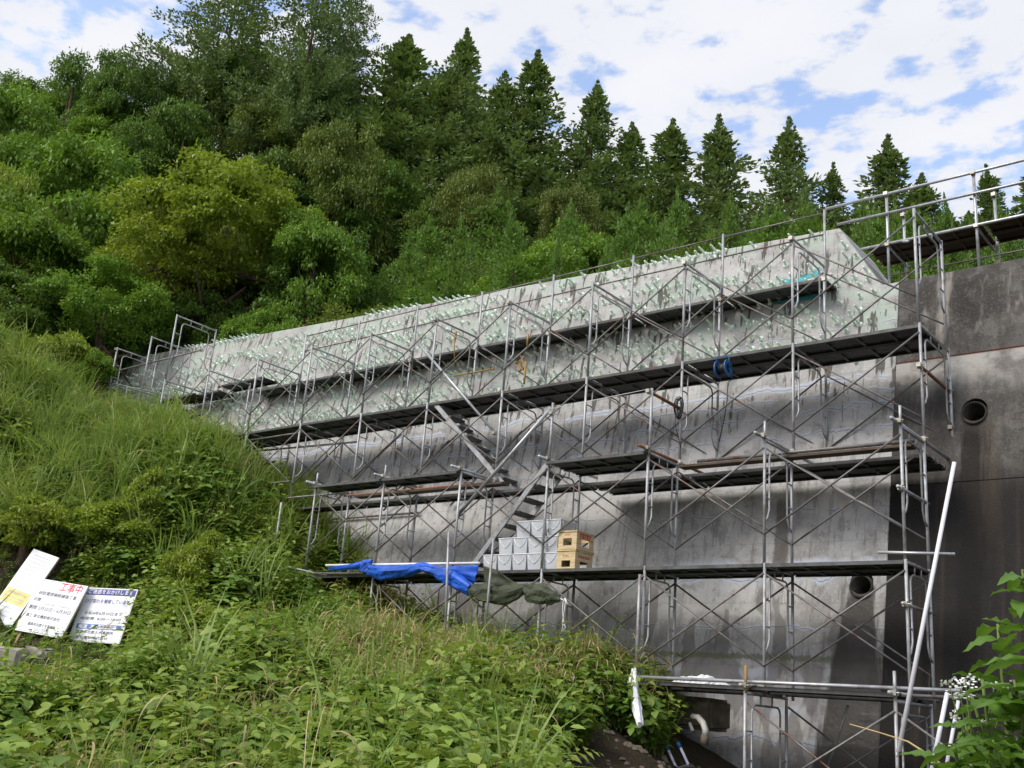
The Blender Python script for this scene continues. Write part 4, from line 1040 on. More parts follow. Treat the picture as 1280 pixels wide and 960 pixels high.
def crown_cone(seed, mat, H=10.0, R=1.9, whorls=30, per=9, tuft=20, power=.75, leaf=.24, wid=.06, bottom=.12, droop=.25):
    """conifer: branches in irregular whorls, every branch a row of upswept tufts"""
    rng = np.random.default_rng(seed); Ps, Ds, Ns, Vs = [], [], [], []; br = []
    for w_ in range(whorls):
        t = bottom+(1-bottom)*(w_+rng.uniform(-.4, .4))/whorls; t = min(max(t, bottom), .995)
        Lb = R*((1-t)**power)*1.0+.05
        nb = max(3, int(per*(1-t*.55))); Lb *= rng.uniform(.86, 1.1)
        a0 = rng.uniform(0, 6.28)
        for b in range(nb):
            if rng.random() < .10: continue
            a = a0+6.28*b/nb+rng.uniform(-.3, .3); L_ = Lb*rng.uniform(.45, 1.22)
            d = np.array([math.cos(a), math.sin(a), 0]); lv = rng.uniform(-.2, .2)
            s = np.arange(.28 if L_ > .6 else .0, 1.001, min(1, .28/L_))
            for k in s:
                p = d*L_*k+np.array([0, 0, t*H-droop*L_*k+.22*L_*k*k])
                n = int(tuft*(.55+.6*k))
                u = unit(n, rng); D = u*.75+d*.45+np.array([0, 0, .55])
                P = p+u*rng.uniform(.02, .27, n)[:, None]*min(1.0, .35+.75*L_)
                Ps.append(P); Ds.append(D); Ns.append(u+np.array([0, 0, .5])+rng.normal(size=(n, 3))*.4)
                Vs.append(np.clip(.45+lv+.12*(k-.5)+rng.normal(size=n)*.15, 0, 1))
            if rng.random() < .35: br.append((t*H, d*L_*.8+np.array([0, 0, t*H-droop*L_*.8+.14*L_])))
    for k in np.linspace(.86, 1.06, 12):                        # leader shoot
        n = int(tuft*1.1); u = unit(n, rng); rad = max(.02, R*.30*(1.06-k)/.2)
        Ps.append(np.array([0, 0, k*H])+u*rad*rng.random(n)[:, None]*np.array([1, 1, .5])); Ds.append(u*.6*(1.1-k)/.2+np.array([0, 0, .55])); Ns.append(u+rng.normal(size=(n, 3))*.4); Vs.append(np.clip(.5+rng.normal(size=n)*.15, 0, 1))
    P = np.concatenate(Ps); D = np.concatenate(Ds); N_ = np.concatenate(Ns); V = np.concatenate(Vs); n = len(P)
    L = leaf*rng.uniform(.6, 1.25, n); v, q, a = leaves(P, D, N_, L, wid*rng.uniform(.8, 1.4, n)*1.6, .2, V, .05)
    me = arr_mesh('crown', v, q, a); me.materials.append(M[mat]); return me, br
def trunk_broad(H, cen, mat='bark'):
    mb = MB(); mb.tube([(0, 0, -.8), (.05, 0, H*.3), (-.06, .08, H*.6), (0, 0, H)], [.20, .16, .12, .05], 8)
    for k, c in enumerate(cen[:12]):
        z0 = H*(.3+.045*k); mb.tube([(0, 0, z0), np.array([c[0]*.45, c[1]*.45, (z0+c[2])/2+.1]), c], [.075, .05, .018], 6)
    return mb.mesh('trunk', mat, True)
def trunk_cone(H, br, r=.16):
    mb = MB(); mb.tube([(0, 0, -1.0), (0, 0, H*.5), (0, 0, H*.97)], [r, r*.65, .015], 8)
    for z0, e in br[:40]: mb.tube([(0, 0, z0), e], [.028, .008], 4)
    return mb.mesh('trunk', 'bark2', True)
KIND = {}
def reg(kind, mats, seeds, fn, **k):
    KIND.setdefault(kind, [])
    for s, m in zip(seeds, mats):
        if fn == 'b':
            cm, cen = crown_broad(s, m, **k); R = k.get('R', 3.0); KIND[kind].append((cm, trunk_broad(R*1.0, cen), R*1.62, R))
        else:
            cm, br = crown_cone(s, m, **k); H = k.get('H', 10.0); KIND[kind].append((cm, trunk_cone(H, br), H, k.get('R', 1.9)))
reg('yellow', ['leaf_yel']*2, (1, 2), 'b', R=3.0, lobes=24, per=230, leaf=.14, squash=.95, rs=(.09, .19))
reg('mid', ['leaf_mid']*3, (3, 4, 5), 'b', R=3.0, lobes=20, leaf=.14, squash=.9, rs=(.10, .20))
reg('dark', ['leaf_drk']*2, (6, 7), 'b', R=3.0, lobes=18, leaf=.135, squash=.9, rs=(.10, .20))
reg('olive', ['leaf_olv']*2, (9, 10), 'b', R=3.0, lobes=20, per=230, leaf=.105, squash=.95, rs=(.10, .19))
reg('bigcedar', ['leaf_ced']*2, (51, 52), 'c', H=14.0, R=4.4, whorls=26, per=15, tuft=17, power=.45, leaf=.20, wid=.06, bottom=.2, droop=.15)
reg('cedar', ['leaf_ced']*3, (21, 22, 23), 'c', H=10.0, R=2.5, whorls=36, per=11, tuft=22, power=.82, leaf=.17, wid=.055)
reg('slim', ['leaf_ced']*2, (24, 25), 'c', H=10.0, R=1.9, whorls=36, per=10, tuft=22, power=.74, droop=.1, leaf=.17, wid=.055)
reg('cypress', ['leaf_cyp']*3, (31, 32, 33), 'c', H=6.0, R=2.2, whorls=20, per=11, tuft=24, power=.5, leaf=.15, wid=.045, droop=.4)
reg('shrub', ['leaf_mid', 'leaf_yel'], (41, 42), 'b', R=1.2, lobes=9, subs=6, per=60, leaf=.11, rs=(.16, .26))

placed = []
rt = random.Random(77)
TREES = []
def tree(kind, x, y, zb, h, label, wscale=1.0, name=None, group=None, vi=None, clear=0.0):
    vs = KIND[kind]; cm, tm, H0, R0 = vs[rt.randrange(len(vs)) if vi is None else vi]
    s = h/H0
    r = thing(name or ('conifer_tree' if kind in ('cedar', 'slim', 'cypress', 'bigcedar') else ('shrub' if kind == 'shrub' else 'broadleaf_tree')), (x, y, zb), label, 'shrub' if kind == 'shrub' else 'tree', group)
    r.scale = (s*wscale, s*wscale, s); r.rotation_euler = (rt.uniform(-.04, .04), rt.uniform(-.04, .04), rt.uniform(0, 6.28))
    sub('trunk', tm, r); c_ = sub('crown', cm, r)
    if clear: c_.location = (0, 0, H0*clear); c_.scale = (1, 1, 1-clear)
    placed.append((x, y, R0*s*wscale)); TREES.append(r); return r
def tree_px(kind, px, pytop, D, label, wpx=None, group=None, clear=0.0, name=None, vi=None):
    """tree whose top appears at a photo point, standing D metres deep on the hillside"""
    P = atD(px, pytop, D); zb = float(ground_z(P[0], P[1]))-.3; h = max(2.0, P[2]-zb)/(1.05 if kind in ('cedar', 'slim', 'cypress') else 1.0)
    ws = 1.0
    cm, tm, H0, R0 = KIND[kind][0]
    if wpx: ws = (wpx/2*D/FPX)/(R0*h/H0)
    return tree(kind, P[0], P[1], zb, h, label, min(max(ws, .35), 3.2), name, group, vi, clear)
G1 = 'cedars along the skyline'
for kind, px, py, D, w_, lab in (
    ('bigcedar', 300, -55, 52, 200, 'big dark cedar at the upper left reaching above the frame'),
    ('bigcedar', 395, -45, 50, 190, 'big dark cedar, right one of the pair reaching above the frame'),
    ('bigcedar', 452, -12, 54, 120, 'dark cedar beside the bright sky gap at upper left'),
    ('cedar', 505, 40, 52, 105, 'broad pointed cedar, first on the skyline right of the tall pair'),
    ('cedar', 548, 92, 50, 90, 'lower rounded cedar between two pointed skyline cedars'),
    ('slim', 590, 38, 56, 62, 'slim dark cedar, the tallest spire on the skyline slope'),
    ('cedar', 575, 80, 50, 75, 'cedar leaning against the slim dark spire'),
    ('cedar', 640, 92, 50, 85, 'cedar forming the left half of the double top on the skyline'),
    ('slim', 672, 76, 51, 70, 'cedar forming the right half of the double top on the skyline'),
    ('cedar', 735, 107, 50, 78, 'open ragged cedar standing apart with sky around it'),
    ('cedar', 788, 152, 49, 85, 'rounded cedar just right of the ragged one'),
    ('slim', 838, 155, 48, 66, 'pointed cedar in the middle of the right skyline group'),
    ('slim', 908, 144, 46, 62, 'vine hung pointed cedar left of the widest sky gap'),
    ('cedar', 983, 148, 44, 82, 'large pointed cedar above the end of the pale wing'),
    ('slim', 1034, 212, 44, 50, 'small cedar between two larger pointed ones above the wing end'),
    ('slim', 1095, 178, 43, 66, 'dense pointed cedar above the crest handrail'),
    ('cedar', 1160, 222, 42, 75, 'blunt cedar behind the crest handrail'),
    ('slim', 1243, 212, 43, 55, 'thin cedar behind the handrail near the right edge'),
    ('slim', 1290, 205, 41, 70, 'cedar cut by the right edge of the picture')):
    tree_px(kind, px, py, D, lab, w_*(1.1 if kind == 'bigcedar' else (2.7 if px < 700 else rt.uniform(2.5, 3.1))), G1)
G2 = 'broadleaf trees on the left slope'
for kind, px, py, D, w_, lab in (
    ('yellow', 300, 160, 35, 250, 'big yellow green broadleaf tree in the middle of the left slope'),
    ('mid', 412, 232, 33, 150, 'bright vine covered tree hanging over the dark hollow'),
    ('yellow', 225, 235, 34, 190, 'yellow green tree left below the biggest yellow green crown'),
    ('mid', 110, 120, 40, 240, 'rounded green tree high on the far left slope'),
    ('mid', 20, 70, 44, 200, 'green tree in the top left corner'),
    ('dark', 110, 22, 50, 150, 'dark broadleaf silhouette against the sky at the far left'),
    ('dark', 190, 28, 50, 130, 'dark broadleaf silhouette right of the far left one'),
    ('mid', 60, 215, 34, 230, 'mid green tree above the left shrubs'),
    ('dark', 20, 300, 31, 190, 'dark leafy tree at the left edge above the grass'),
    ('mid', 150, 300, 31, 170, 'green tree overhanging the dark hollow at left'),
    ('olive', 440, 105, 42, 170, 'olive brown feathery tree below the skyline cedars'),
    ('olive', 600, 165, 42, 150, 'olive feathery tree in the centre of the slope'),
    ('olive', 720, 195, 42, 120, 'olive tree below the open ragged cedar'),
    ('mid', 340, 352, 30.5, 130, 'light green sapling crown just above the wing at left'),
    ('dark', 250, 95, 46, 150, 'dark tree below the tall cedar pair'),
    ('yellow', 30, 160, 36, 130, 'yellowish tree at the left edge')):
    tree_px(kind, px, py, D, lab, w_, G2, {300: .25, 412: .15, 225: .28, 150: .35}.get(px, 0.0))
G3 = 'young cypresses behind the wing'
ORD = 'first second third fourth fifth sixth seventh eighth ninth tenth eleventh twelfth thirteenth fourteenth fifteenth'.split()
ROWA = ((480, 330, 33, 110), (520, 300, 33, 120), (585, 270, 33, 120), (650, 262, 33, 130), (715, 255, 33, 120), (780, 250, 33, 120), (845, 250, 33, 120), (905, 238, 33, 110), (960, 248, 33, 100),
        (1010, 250, 33, 100), (1070, 245, 33, 100), (1130, 250, 33, 90), (1190, 245, 33, 90), (1245, 240, 33, 90))
ROWB = ((560, 340, 30, 100), (640, 320, 29, 100), (700, 300, 28, 90), (760, 295, 28, 90), (830, 285, 27, 90), (1130, 285, 27, 80), (1190, 280, 27, 80), (1260, 270, 27, 90))
for row, wd in ((ROWA, 'back row behind the dam'), (ROWB, 'front row touching the dam top')):
    for k, (px, py, D, w_) in enumerate(row):
        tree_px('cypress', px, py+rt.uniform(-8, 8), D, 'bushy cypress, %s from left in the %s' % (ORD[k], wd), w_, G3)
# fill the rest of the wood
SKY = np.array([(-60, 75), (0, 72), (100, 62), (200, 72), (260, 40), (330, 10), (450, 30), (480, 90), (560, 125), (610, 150), (700, 172), (780, 195), (860, 218), (950, 240), (1060, 255), (1130, 258), (1340, 250)], float)
BOT = np.array([(-60, 400), (100, 400), (300, 385), (500, 350), (700, 310), (900, 275), (1100, 262), (1340, 262)], float)
nfill = 0
KW = {'mid': 'mid green broadleaf tree', 'dark': 'dark broadleaf tree', 'yellow': 'yellowish broadleaf tree', 'olive': 'olive feathery tree', 'cedar': 'dark cedar', 'cypress': 'bushy bright cypress', 'slim': 'slim cedar'}
BAND = ((110, 'at the far left'), (260, 'left of the big yellow green crown'), (480, 'around the big yellow green crown'), (620, 'left of the double topped cedar'), (760, 'below the open ragged cedar'), (900, 'above the middle of the wing'), (1060, 'above the right end of the wing'), (9999, 'behind the crest handrail'))
ROWS = ((34, 'low on the slope'), (43, 'halfway up the slope'), (99, 'high under the skyline'))
for D in (29, 32, 35.5, 39, 43, 47, 51, 55):
    px = -70+rt.uniform(0, 60)
    while px < 1350:
        Dj = D+rt.uniform(-1.3, 1.3); u = rt.random()
        if px < 470: kind = 'mid' if u < .42 else ('dark' if u < .72 else ('yellow' if u < .84 else ('olive' if u < .92 else 'cedar')))
        elif px < 860: kind = ('cypress' if u < .5 else ('mid' if u < .75 else 'olive')) if D < 41 else ('olive' if u < .3 else ('cedar' if u < .75 else 'mid'))
        else: kind = 'cypress' if u < (.6 if D < 44 else .3) else 'cedar'
        wid = rt.uniform(4.6, 6.2) if kind in ('mid', 'dark', 'yellow', 'olive') else rt.uniform(4.0, 5.4)
        step = wid*.72*FPX/Dj
        t_ = min(1, (Dj-28)/24); py = np.interp(px, BOT[:, 0], BOT[:, 1])*(1-t_)+(np.interp(px, SKY[:, 0], SKY[:, 1])+22)*t_+rt.uniform(-22, 26)*(1.3-t_)
        skip = (110 < px < 330 and Dj < 34.5)                    # the dark hollow under the canopy
        P = atD(px, py, Dj)
        if P[1] < 5.2 and P[0] > -27: skip = True
        if not skip:
            b_ = next(w for q, w in BAND if px < q); r_ = next(w for q, w in ROWS if Dj < q)
            tree_px(kind, px, py, Dj, '%s %s %s' % (KW[kind], r_, b_), wid*FPX/Dj, KW[kind]+'s in the wood'); nfill += 1
        px += step
for k, (px, py, D, w_) in enumerate(((150, 365, 33, 120), (205, 345, 33.5, 130), (255, 335, 33.5, 130), (300, 345, 33.2, 120), (175, 330, 36, 130), (240, 315, 36, 130), (290, 320, 36, 120))):  # bushes added so that the hollow behind the wing reads dark
    tree_px('dark', px, py, D, 'dark bush added to stand in for shade, %s from left in the hollow behind the wing' % ORD[k], w_, 'bushes added to darken the hollow')
# shrubs where the grass meets the wood
for px, py, D, w_, h, lab in ((95, 385, 27.5, 90, 2.6, 'leafy green shrub at the left end of the dam'), (40, 400, 27, 90, 2.2, 'green shrub left of the dam end shrub'), (-10, 375, 26, 90, 2.5, 'green shrub cut by the left picture edge'),
                             (130, 430, 27.0, 50, 1.2, 'small shrub against the dam end')):
    P = atD(px, py, D); zb = P[2]-h; tree('shrub', P[0], P[1], zb, h, lab, (w_/2*D/FPX)/(1.2*h/1.944), None, 'shrubs at the dam end')

for k, (px, py, D, w_, h, lab) in enumerate(((205, 528, 20.5, 70, .9, 'leafy bush at the brow of the grass slope below the stepped frames'), (285, 545, 19.0, 70, .95, 'leafy bush at the steep edge of the slope beside the scaffold'),
        (60, 560, 19.5, 110, 1.0, 'low bush in the middle of the grass slope at far left'), (150, 605, 19.6, 120, 1.0, 'low wide bush halfway down the slope above the boards'), (250, 640, 18.2, 100, 1.0, 'low bush on the slope near the scaffold foot'),
        (395, 722, 16.5, 90, 1.0, 'dark leafy bush under the left end of the lowest full deck'), (245, 715, 16.6, 100, .8, 'low bush a little right of the notice boards'))):
    P = atD(px, py, D); zb = float(zg(P[0], P[1]))-.15; tree('shrub', P[0], P[1], zb, max(.7, min(1.8, P[2]-zb)), lab, (w_/2*D/FPX)/(1.2*max(.7, min(1.8, P[2]-zb))/1.944), None, 'bushes on the grass slope')

# ------------------------------------------------------------------ ground cover
PROTO = bpy.data.collections.new('plant_prototypes')          # never linked to the scene
def proto_coll(name, meshes):
    c = bpy.data.collections.new(name)
    for i, m in enumerate(meshes):
        o = bpy.data.objects.new('%s_%02d' % (name, i), m); c.objects.link(o)
    return c
def cat(parts):
    vs, qs, as_ = [], [], []; o = 0
    for v, q, a in parts: vs.append(v); qs.append(q+o); as_.append(a); o += len(v)
    return np.concatenate(vs), np.concatenate(qs), np.concatenate(as_)
def ribbon(path, width, var, tw=0.0):
    """flat tapering blade as quads along a path (n,3)"""
    path = np.asarray(path, float); n = len(path); d = np.gradient(path, axis=0); d /= np.linalg.norm(d, axis=1, keepdims=True)+1e-9
    s = np.cross(d, [0.3, .2, 1.0]); s /= np.linalg.norm(s, axis=1, keepdims=True)+1e-9
    w_ = np.asarray(width)[:, None]
    v = np.empty((2*n, 3)); v[0::2] = path-s*w_/2; v[1::2] = path+s*w_/2
    i = np.arange(n-1)*2; q = np.stack([i, i+1, i+3, i+2], 1)
    return v, q, np.full(2*n, var)
def big_leaf_arr(P, D, N_, L, Wd, var, drop=.25):
    """ovate leaf with 8 quads, folded at the midrib"""
    D = D/np.linalg.norm(D); S = np.cross(D, N_); S /= np.linalg.norm(S)+1e-9; U = np.cross(S, D)
    ts = (0, .22, .5, .78, 1.0); ws = (.06, .82, 1.0, .58, .02)
    v = []
    for t, w_ in zip(ts, ws):
        m = P+D*L*t-U*L*drop*t*t
        for s, k in ((-1, 1), (0, 0), (1, 1)): v.append(m+S*s*Wd/2*w_+U*k*Wd*.13*w_)
    q = []
    for i in range(4):
        for j in range(2): a = i*3+j; q.append((a, a+1, a+4, a+3))
    return np.array(v), np.array(q), np.full(15, var)
def weed(rng, mat, H=.5, nl=9, L=.11, wid=.6, spread=.12, lean=.15):
    parts = []
    a0 = rng.uniform(0, 6.28); tip = np.array([rng.normal()*lean, rng.normal()*lean, H])
    for k in range(nl):
        t = .25+.75*k/(nl-1); p = tip*t+np.array([0, 0, 0]); a = a0+2.4*k+rng.uniform(-.4, .4)
        d = np.array([math.cos(a), math.sin(a), rng.uniform(-.15, .45)]); l = L*rng.uniform(.7, 1.25)*(1.1-.35*t)
        p = p+d*spread*rng.uniform(.1, .6)
        parts.append(big_leaf_arr(p, d, np.array([0, 0, 1.])+rng.normal(size=3)*.25, l, l*wid, np.clip(.35+.4*t+rng.normal()*.12, 0, 1), rng.uniform(.1, .45)))
    parts.append(ribbon([(0, 0, 0), tip*.5, tip], (.008, .007, .004), .3))
    v, q, a = cat(parts); me = arr_mesh('weed', v, q, a); me.materials.append(M[mat]); return me
def tri_weed(rng, mat, H=.35, nst=5, L=.10):
    parts = []
    for s in range(nst):
        a = rng.uniform(0, 6.28); r = rng.uniform(.0, .18); e = np.array([r*math.cos(a), r*math.sin(a), H*rng.uniform(.55, 1.1)])
        parts.append(ribbon([(0, 0, 0), e*.6+np.array([0, 0, .04]), e], (.006, .005, .004), .3)); vv = rng.uniform(.2, .9)
        for k in range(3):
            b = a+(k-1)*1.75; d = np.array([math.cos(b), math.sin(b), rng.uniform(-.1, .3)]); l = L*rng.uniform(.75, 1.25)
            parts.append(big_leaf_arr(e, d, np.array([0, 0, 1.])+rng.normal(size=3)*.22, l, l*.72, np.clip(vv+rng.normal()*.08, 0, 1), rng.uniform(.1, .4)))
    v, q, a = cat(parts); me = arr_mesh('weed', v, q, a); me.materials.append(M[mat]); return me
def fern(rng, mat, H=.45, nst=6):
    parts = []
    for s in range(nst):
        a = rng.uniform(0, 6.28); ln = H*rng.uniform(.7, 1.2); d = np.array([math.cos(a), math.sin(a), 0]); sd = np.array([-d[1], d[0], 0])
        P, D, N_, L_ = [], [], [], []
        for k in range(9):
            t = (k+1)/9; p = d*ln*.75*t+np.array([0, 0, ln*(1.15*t-.62*t*t)])
            for sg in (-1, 1):
                P.append(p); D.append(sd*sg+d*.5+np.array([0, 0, rng.uniform(-.15, .2)])); N_.append(np.array([0, 0, 1.])+rng.normal(size=3)*.25); L_.append(ln*.32*(1.1-t*.85)*rng.uniform(.8, 1.2))
        v, q, va = leaves(np.array(P), np.array(D), np.array(N_), np.array(L_), np.array(L_)*.38, .1, np.clip(rng.normal(size=len(P))*.12+rng.uniform(.3, .8), 0, 1), .15)
        parts.append((v, q, va))
    v, q, a = cat(parts); me = arr_mesh('weed', v, q, a); me.materials.append(M[mat]); return me
def tuft(rng, mat, H=.7, nb=22, w=.012, spread=.45, r0=.06):
    parts = []
    for s in range(nb):
        a = rng.uniform(0, 6.28); ln = H*rng.uniform(.55, 1.15); sp = spread*rng.uniform(.2, 1.15); r = r0*math.sqrt(rng.random()); b = rng.uniform(0, 6.28)
        base = np.array([r*math.cos(b), r*math.sin(b), 0]); d = np.array([math.cos(a), math.sin(a), 0])
        t = np.linspace(0, 1, 6)
        path = base+d*(sp*ln*t**1.8)[:, None]+np.array([0, 0, 1])*(ln*(t-.32*sp/.45*t**2.6))[:, None]
        parts.append(ribbon(path, w*np.array([.7, 1, .95, .75, .45, .06]), np.clip(rng.uniform(.1, .9), 0, 1)))
    v, q, a = cat(parts); me = arr_mesh('tuft', v, q, a); me.materials.append(M[mat]); return me
def straw(rng, mat, H=.9, nb=12):
    parts = []
    for s in range(nb):
        a = rng.uniform(0, 6.28); ln = H*rng.uniform(.6, 1.15); sp = rng.uniform(.15, .65); d = np.array([math.cos(a), math.sin(a), 0])
        t = np.linspace(0, 1, 7); base = d*.03
        path = base+d*(sp*ln*.75*t**2.2)[:, None]+np.array([0, 0, 1])*(ln*(t-.42*sp*t**3))[:, None]
        parts.append(ribbon(path, np.array([.007, .0065, .006, .0055, .005, .005, .004]), rng.uniform(.1, .8)))
        # drooping seed head
        if rng.random() < .75:
            e = path[-1]; hv = rng.uniform(.0, 1)
            hp = [e+d*(.045*k-.003*k*k)+np.array([0, 0, .014*k-.0085*k*k]) for k in range(6)]
            parts.append(ribbon(hp, np.array([.005, .011, .013, .012, .009, .003]), hv))
    v, q, a = cat(parts); me = arr_mesh('straw', v, q, a); me.materials.append(M[mat]); return me
rg = np.random.default_rng(5)
protos = {
    'broad_weeds': ([weed(rg, 'weed', rg.uniform(.38, .6), int(rg.integers(8, 13)), rg.uniform(.09, .13)) for _ in range(6)], 'bright broad leaved weeds covering the bank in front of the dam', 'weeds'),
    'vine_weeds': ([tri_weed(rg, 'weed2', rg.uniform(.28, .42), 7, rg.uniform(.075, .115)) for _ in range(6)], 'low three leaved creeping vines covering the bank', 'vines'),
    'fern_weeds': ([fern(rg, 'weed', rg.uniform(.38, .55)) for _ in range(4)], 'feathery ferns and mugwort growing on the bank', 'ferns'),
    'grass': ([tuft(rg, 'grass', rg.uniform(.6, .95), 20, .019) for _ in range(5)], 'long green grass on the slope left of the dam', 'grass'),
    'dry_grass': ([straw(rg, 'drygrass', rg.uniform(.7, 1.0)) for _ in range(5)], 'dry tan grass stalks with drooping seed heads', 'grass'),
    'tall_weeds': ([weed(rg, 'weed', rg.uniform(.85, 1.2), 26, rg.uniform(.10, .14), .32, .1, .12) for _ in range(5)], 'tall upright narrow leaved weeds standing above the bank', 'weeds'),
    'long_grass': ([tuft(rg, 'grass', rg.uniform(1.0, 1.4), 20, .024, .85, .1) for _ in range(5)], 'long arching grass clumps on the slope beside the dam', 'grass'),
    'rust_weeds': ([weed(rg, 'rustleaf', .6, 13, .12, .5) for _ in range(3)], 'reddish brown leafy weeds at the foot of the scaffold', 'weeds'),
}
def smoothnoise(x, y, s, ph): return .5+.25*np.sin(x*s+ph+1.7*np.sin(y*s*.7+ph*2))+.25*np.sin(y*s*1.3-ph+1.3*np.sin(x*s*.6))
def visible_pts(n, xr, yr, seed, cond=None):
    r = np.random.default_rng(seed); x = r.uniform(*xr, n); y = r.uniform(*yr, n)
    z = zg(x, y); d = np.c_[x, y, z]-CAM; dep = d@FW
    u = 640+FPX*(d@RT)/np.maximum(dep, .1); v = 480-FPX*(d@UP)/np.maximum(dep, .1)
    ok = (dep > 3.2)&(u > -90)&(u < 1370)&(v > 250)&(v < 1180)
    if cond is not None: ok &= cond(x, y, z, u, v, dep)
    return np.c_[x, y, z][ok], u[ok], v[ok], dep[ok], r
def bank(x, y, z, u, v, dep):
    chan = (x > -3.1+.25*np.sin(y*3))&(y > -4.6)                       # the bare stream side
    chan |= (x > -2.65+(-(y)-4.6)*.85)&(y <= -4.6)&(y > -9)
    wall = y > 1.3+.0*x
    board = (np.hypot(x+12.0, y+4.6) < .5)
    return ~chan & ~(wall & (x > -27)) & ~((u > 830)&(dep < 16))
def scatter(key, P, scl, r, tilt=.18):
    scl = np.minimum(scl, 1.5); d_ = P-CAM; dp_ = d_@FW; u_ = 640+FPX*(d_@RT)/dp_
    scl = np.where(((u_ < 175)&(dp_ > 10.5)&(dp_ < 17.6))|((u_ < 85)&(dp_ > 10.5)&(dp_ < 19.2)), scl*.36, scl)          # trampled in front of the boards
    meshes, label, catg = protos[key]
    n = len(P)
    me = bpy.data.meshes.new(key+'_points'); me.vertices.add(n); me.vertices.foreach_set('co', np.ascontiguousarray(P, dtype=np.float32).ravel())
    a = me.attributes.new('rot', 'FLOAT_VECTOR', 'POINT'); a.data.foreach_set('vector', np.c_[r.normal(size=n)*tilt, r.normal(size=n)*tilt, r.uniform(0, 6.28, n)].astype(np.float32).ravel())
    a = me.attributes.new('scl', 'FLOAT', 'POINT'); a.data.foreach_set('value', scl.astype(np.float32))
    a = me.attributes.new('vi', 'INT', 'POINT'); a.data.foreach_set('value', r.integers(0, len(meshes), n).astype(np.int32))
    o = link(key, me); stuff(o); o['label'] = label; o['category'] = catg
    ng = bpy.data.node_groups.new(key, 'GeometryNodeTree')
    ng.interface.new_socket('Geometry', in_out='INPUT', socket_type='NodeSocketGeometry'); ng.interface.new_socket('Geometry', in_out='OUTPUT', socket_type='NodeSocketGeometry')
    gi = ng.nodes.new('NodeGroupInput'); go = ng.nodes.new('NodeGroupOutput'); ip = ng.nodes.new('GeometryNodeInstanceOnPoints')
    ci = ng.nodes.new('GeometryNodeCollectionInfo'); ci.inputs['Collection'].default_value = proto_coll(key, meshes); ci.inputs['Separate Children'].default_value = True; ci.inputs['Reset Children'].default_value = True
    def na(nm, ty):
        q = ng.nodes.new('GeometryNodeInputNamedAttribute'); q.data_type = ty; q.inputs['Name'].default_value = nm; return q.outputs['Attribute']
    L_ = ng.links.new
    L_(gi.outputs[0], ip.inputs['Points']); L_(ci.outputs[0], ip.inputs['Instance']); ip.inputs['Pick Instance'].default_value = True
    L_(na('vi', 'INT'), ip.inputs['Instance Index'])
    e2r = ng.nodes.new('FunctionNodeEulerToRotation'); L_(na('rot', 'FLOAT_VECTOR'), e2r.inputs[0]); L_(e2r.outputs[0], ip.inputs['Rotation'])
    L_(na('scl', 'FLOAT'), ip.inputs['Scale']); L_(ip.outputs[0], go.inputs[0])
    md = o.modifiers.new('scatter', 'NODES'); md.node_group = ng
    return o
XR, YR = (-30, 1.5), (-11, 1.6)
def hgt(P): return .55+1.0*smoothnoise(P[:, 0], P[:, 1], .8, 4.1)*smoothnoise(P[:, 0], P[:, 1], 2.1, 1.1)+.35*smoothnoise(P[:, 0], P[:, 1], 3.7, .3)
def keep(P, u, v, dep, r, prob):
    m = r.random(len(P)) < prob; return P[m], u[m], v[m], dep[m]
def hill(u, v): return v < 730-.0*u
near = lambda dep: np.clip((dep-5)/10, 0, 1)
# broad weeds
P, u, v, dep, r = visible_pts(78000, XR, YR, 1, bank)
pr = np.where(u < 520, .75, .55)*(.25+.9*smoothnoise(P[:, 0], P[:, 1], .9, .4))
pr *= np.where((dep > 17)&(P[:, 2] > -5), .75, 1)*np.clip(14/dep, .35, 1)
P, u, v, dep = keep(P, u, v, dep, r, pr); scatter('broad_weeds', P, r.uniform(.75, 1.35, len(P))*hgt(P), r, .25); n1 = len(P)
P, u, v, dep, r = visible_pts(68000, XR, YR, 2, bank)
pr = .7*(.2+.9*smoothnoise(P[:, 0]+3, P[:, 1], 1.1, 1.4))*np.clip(14/dep, .4, 1)
P, u, v, dep = keep(P, u, v, dep, r, pr); scatter('vine_weeds', P, r.uniform(.8, 1.45, len(P))*hgt(P), r, .25); n2 = len(P)
P, u, v, dep, r = visible_pts(38000, XR, YR, 3, bank)
pr = .55*(smoothnoise(P[:, 0], P[:, 1]+4, .8, 2.2)**1.5)*np.clip(14/dep, .45, 1)
P, u, v, dep = keep(P, u, v, dep, r, pr); scatter('fern_weeds', P, r.uniform(.8, 1.3, len(P))*hgt(P), r, .25); n3 = len(P)
P, u, v, dep, r = visible_pts(34000, XR, YR, 4, bank)
gz = np.clip((P[:, 2]+4.6)/2.0, 0, 1); fg = smoothnoise(P[:, 0], P[:, 1], 1.0, 3.3)
pr = np.maximum(gz*.55, .05*fg+.12*(u > 430)*(dep < 16)*fg)
P, u, v, dep = keep(P, u, v, dep, r, pr); scatter('grass', P, r.uniform(.7, 1.25, len(P)), r, .12); n4 = len(P)
P, u, v, dep, r = visible_pts(26000, XR, YR, 5, bank)
pr = .02+.5*((u > 430)&(v < 900))*smoothnoise(P[:, 0], P[:, 1], 1.3, .2)+.07*(v > 850)*smoothnoise(P[:, 0], P[:, 1], 1.6, .9)
pr = np.where(P[:, 2] > -4.6, .06*smoothnoise(P[:, 0], P[:, 1], 1.8, 1.9), pr)
P, u, v, dep = keep(P, u, v, dep, r, pr); scatter('dry_grass', P, r.uniform(.7, 1.1, len(P)), r, .12); n5 = len(P)
P, u, v, dep, r = visible_pts(30000, XR, YR, 6, bank)
pr = .10*(smoothnoise(P[:, 0], P[:, 1], 1.4, 2.6)**2)
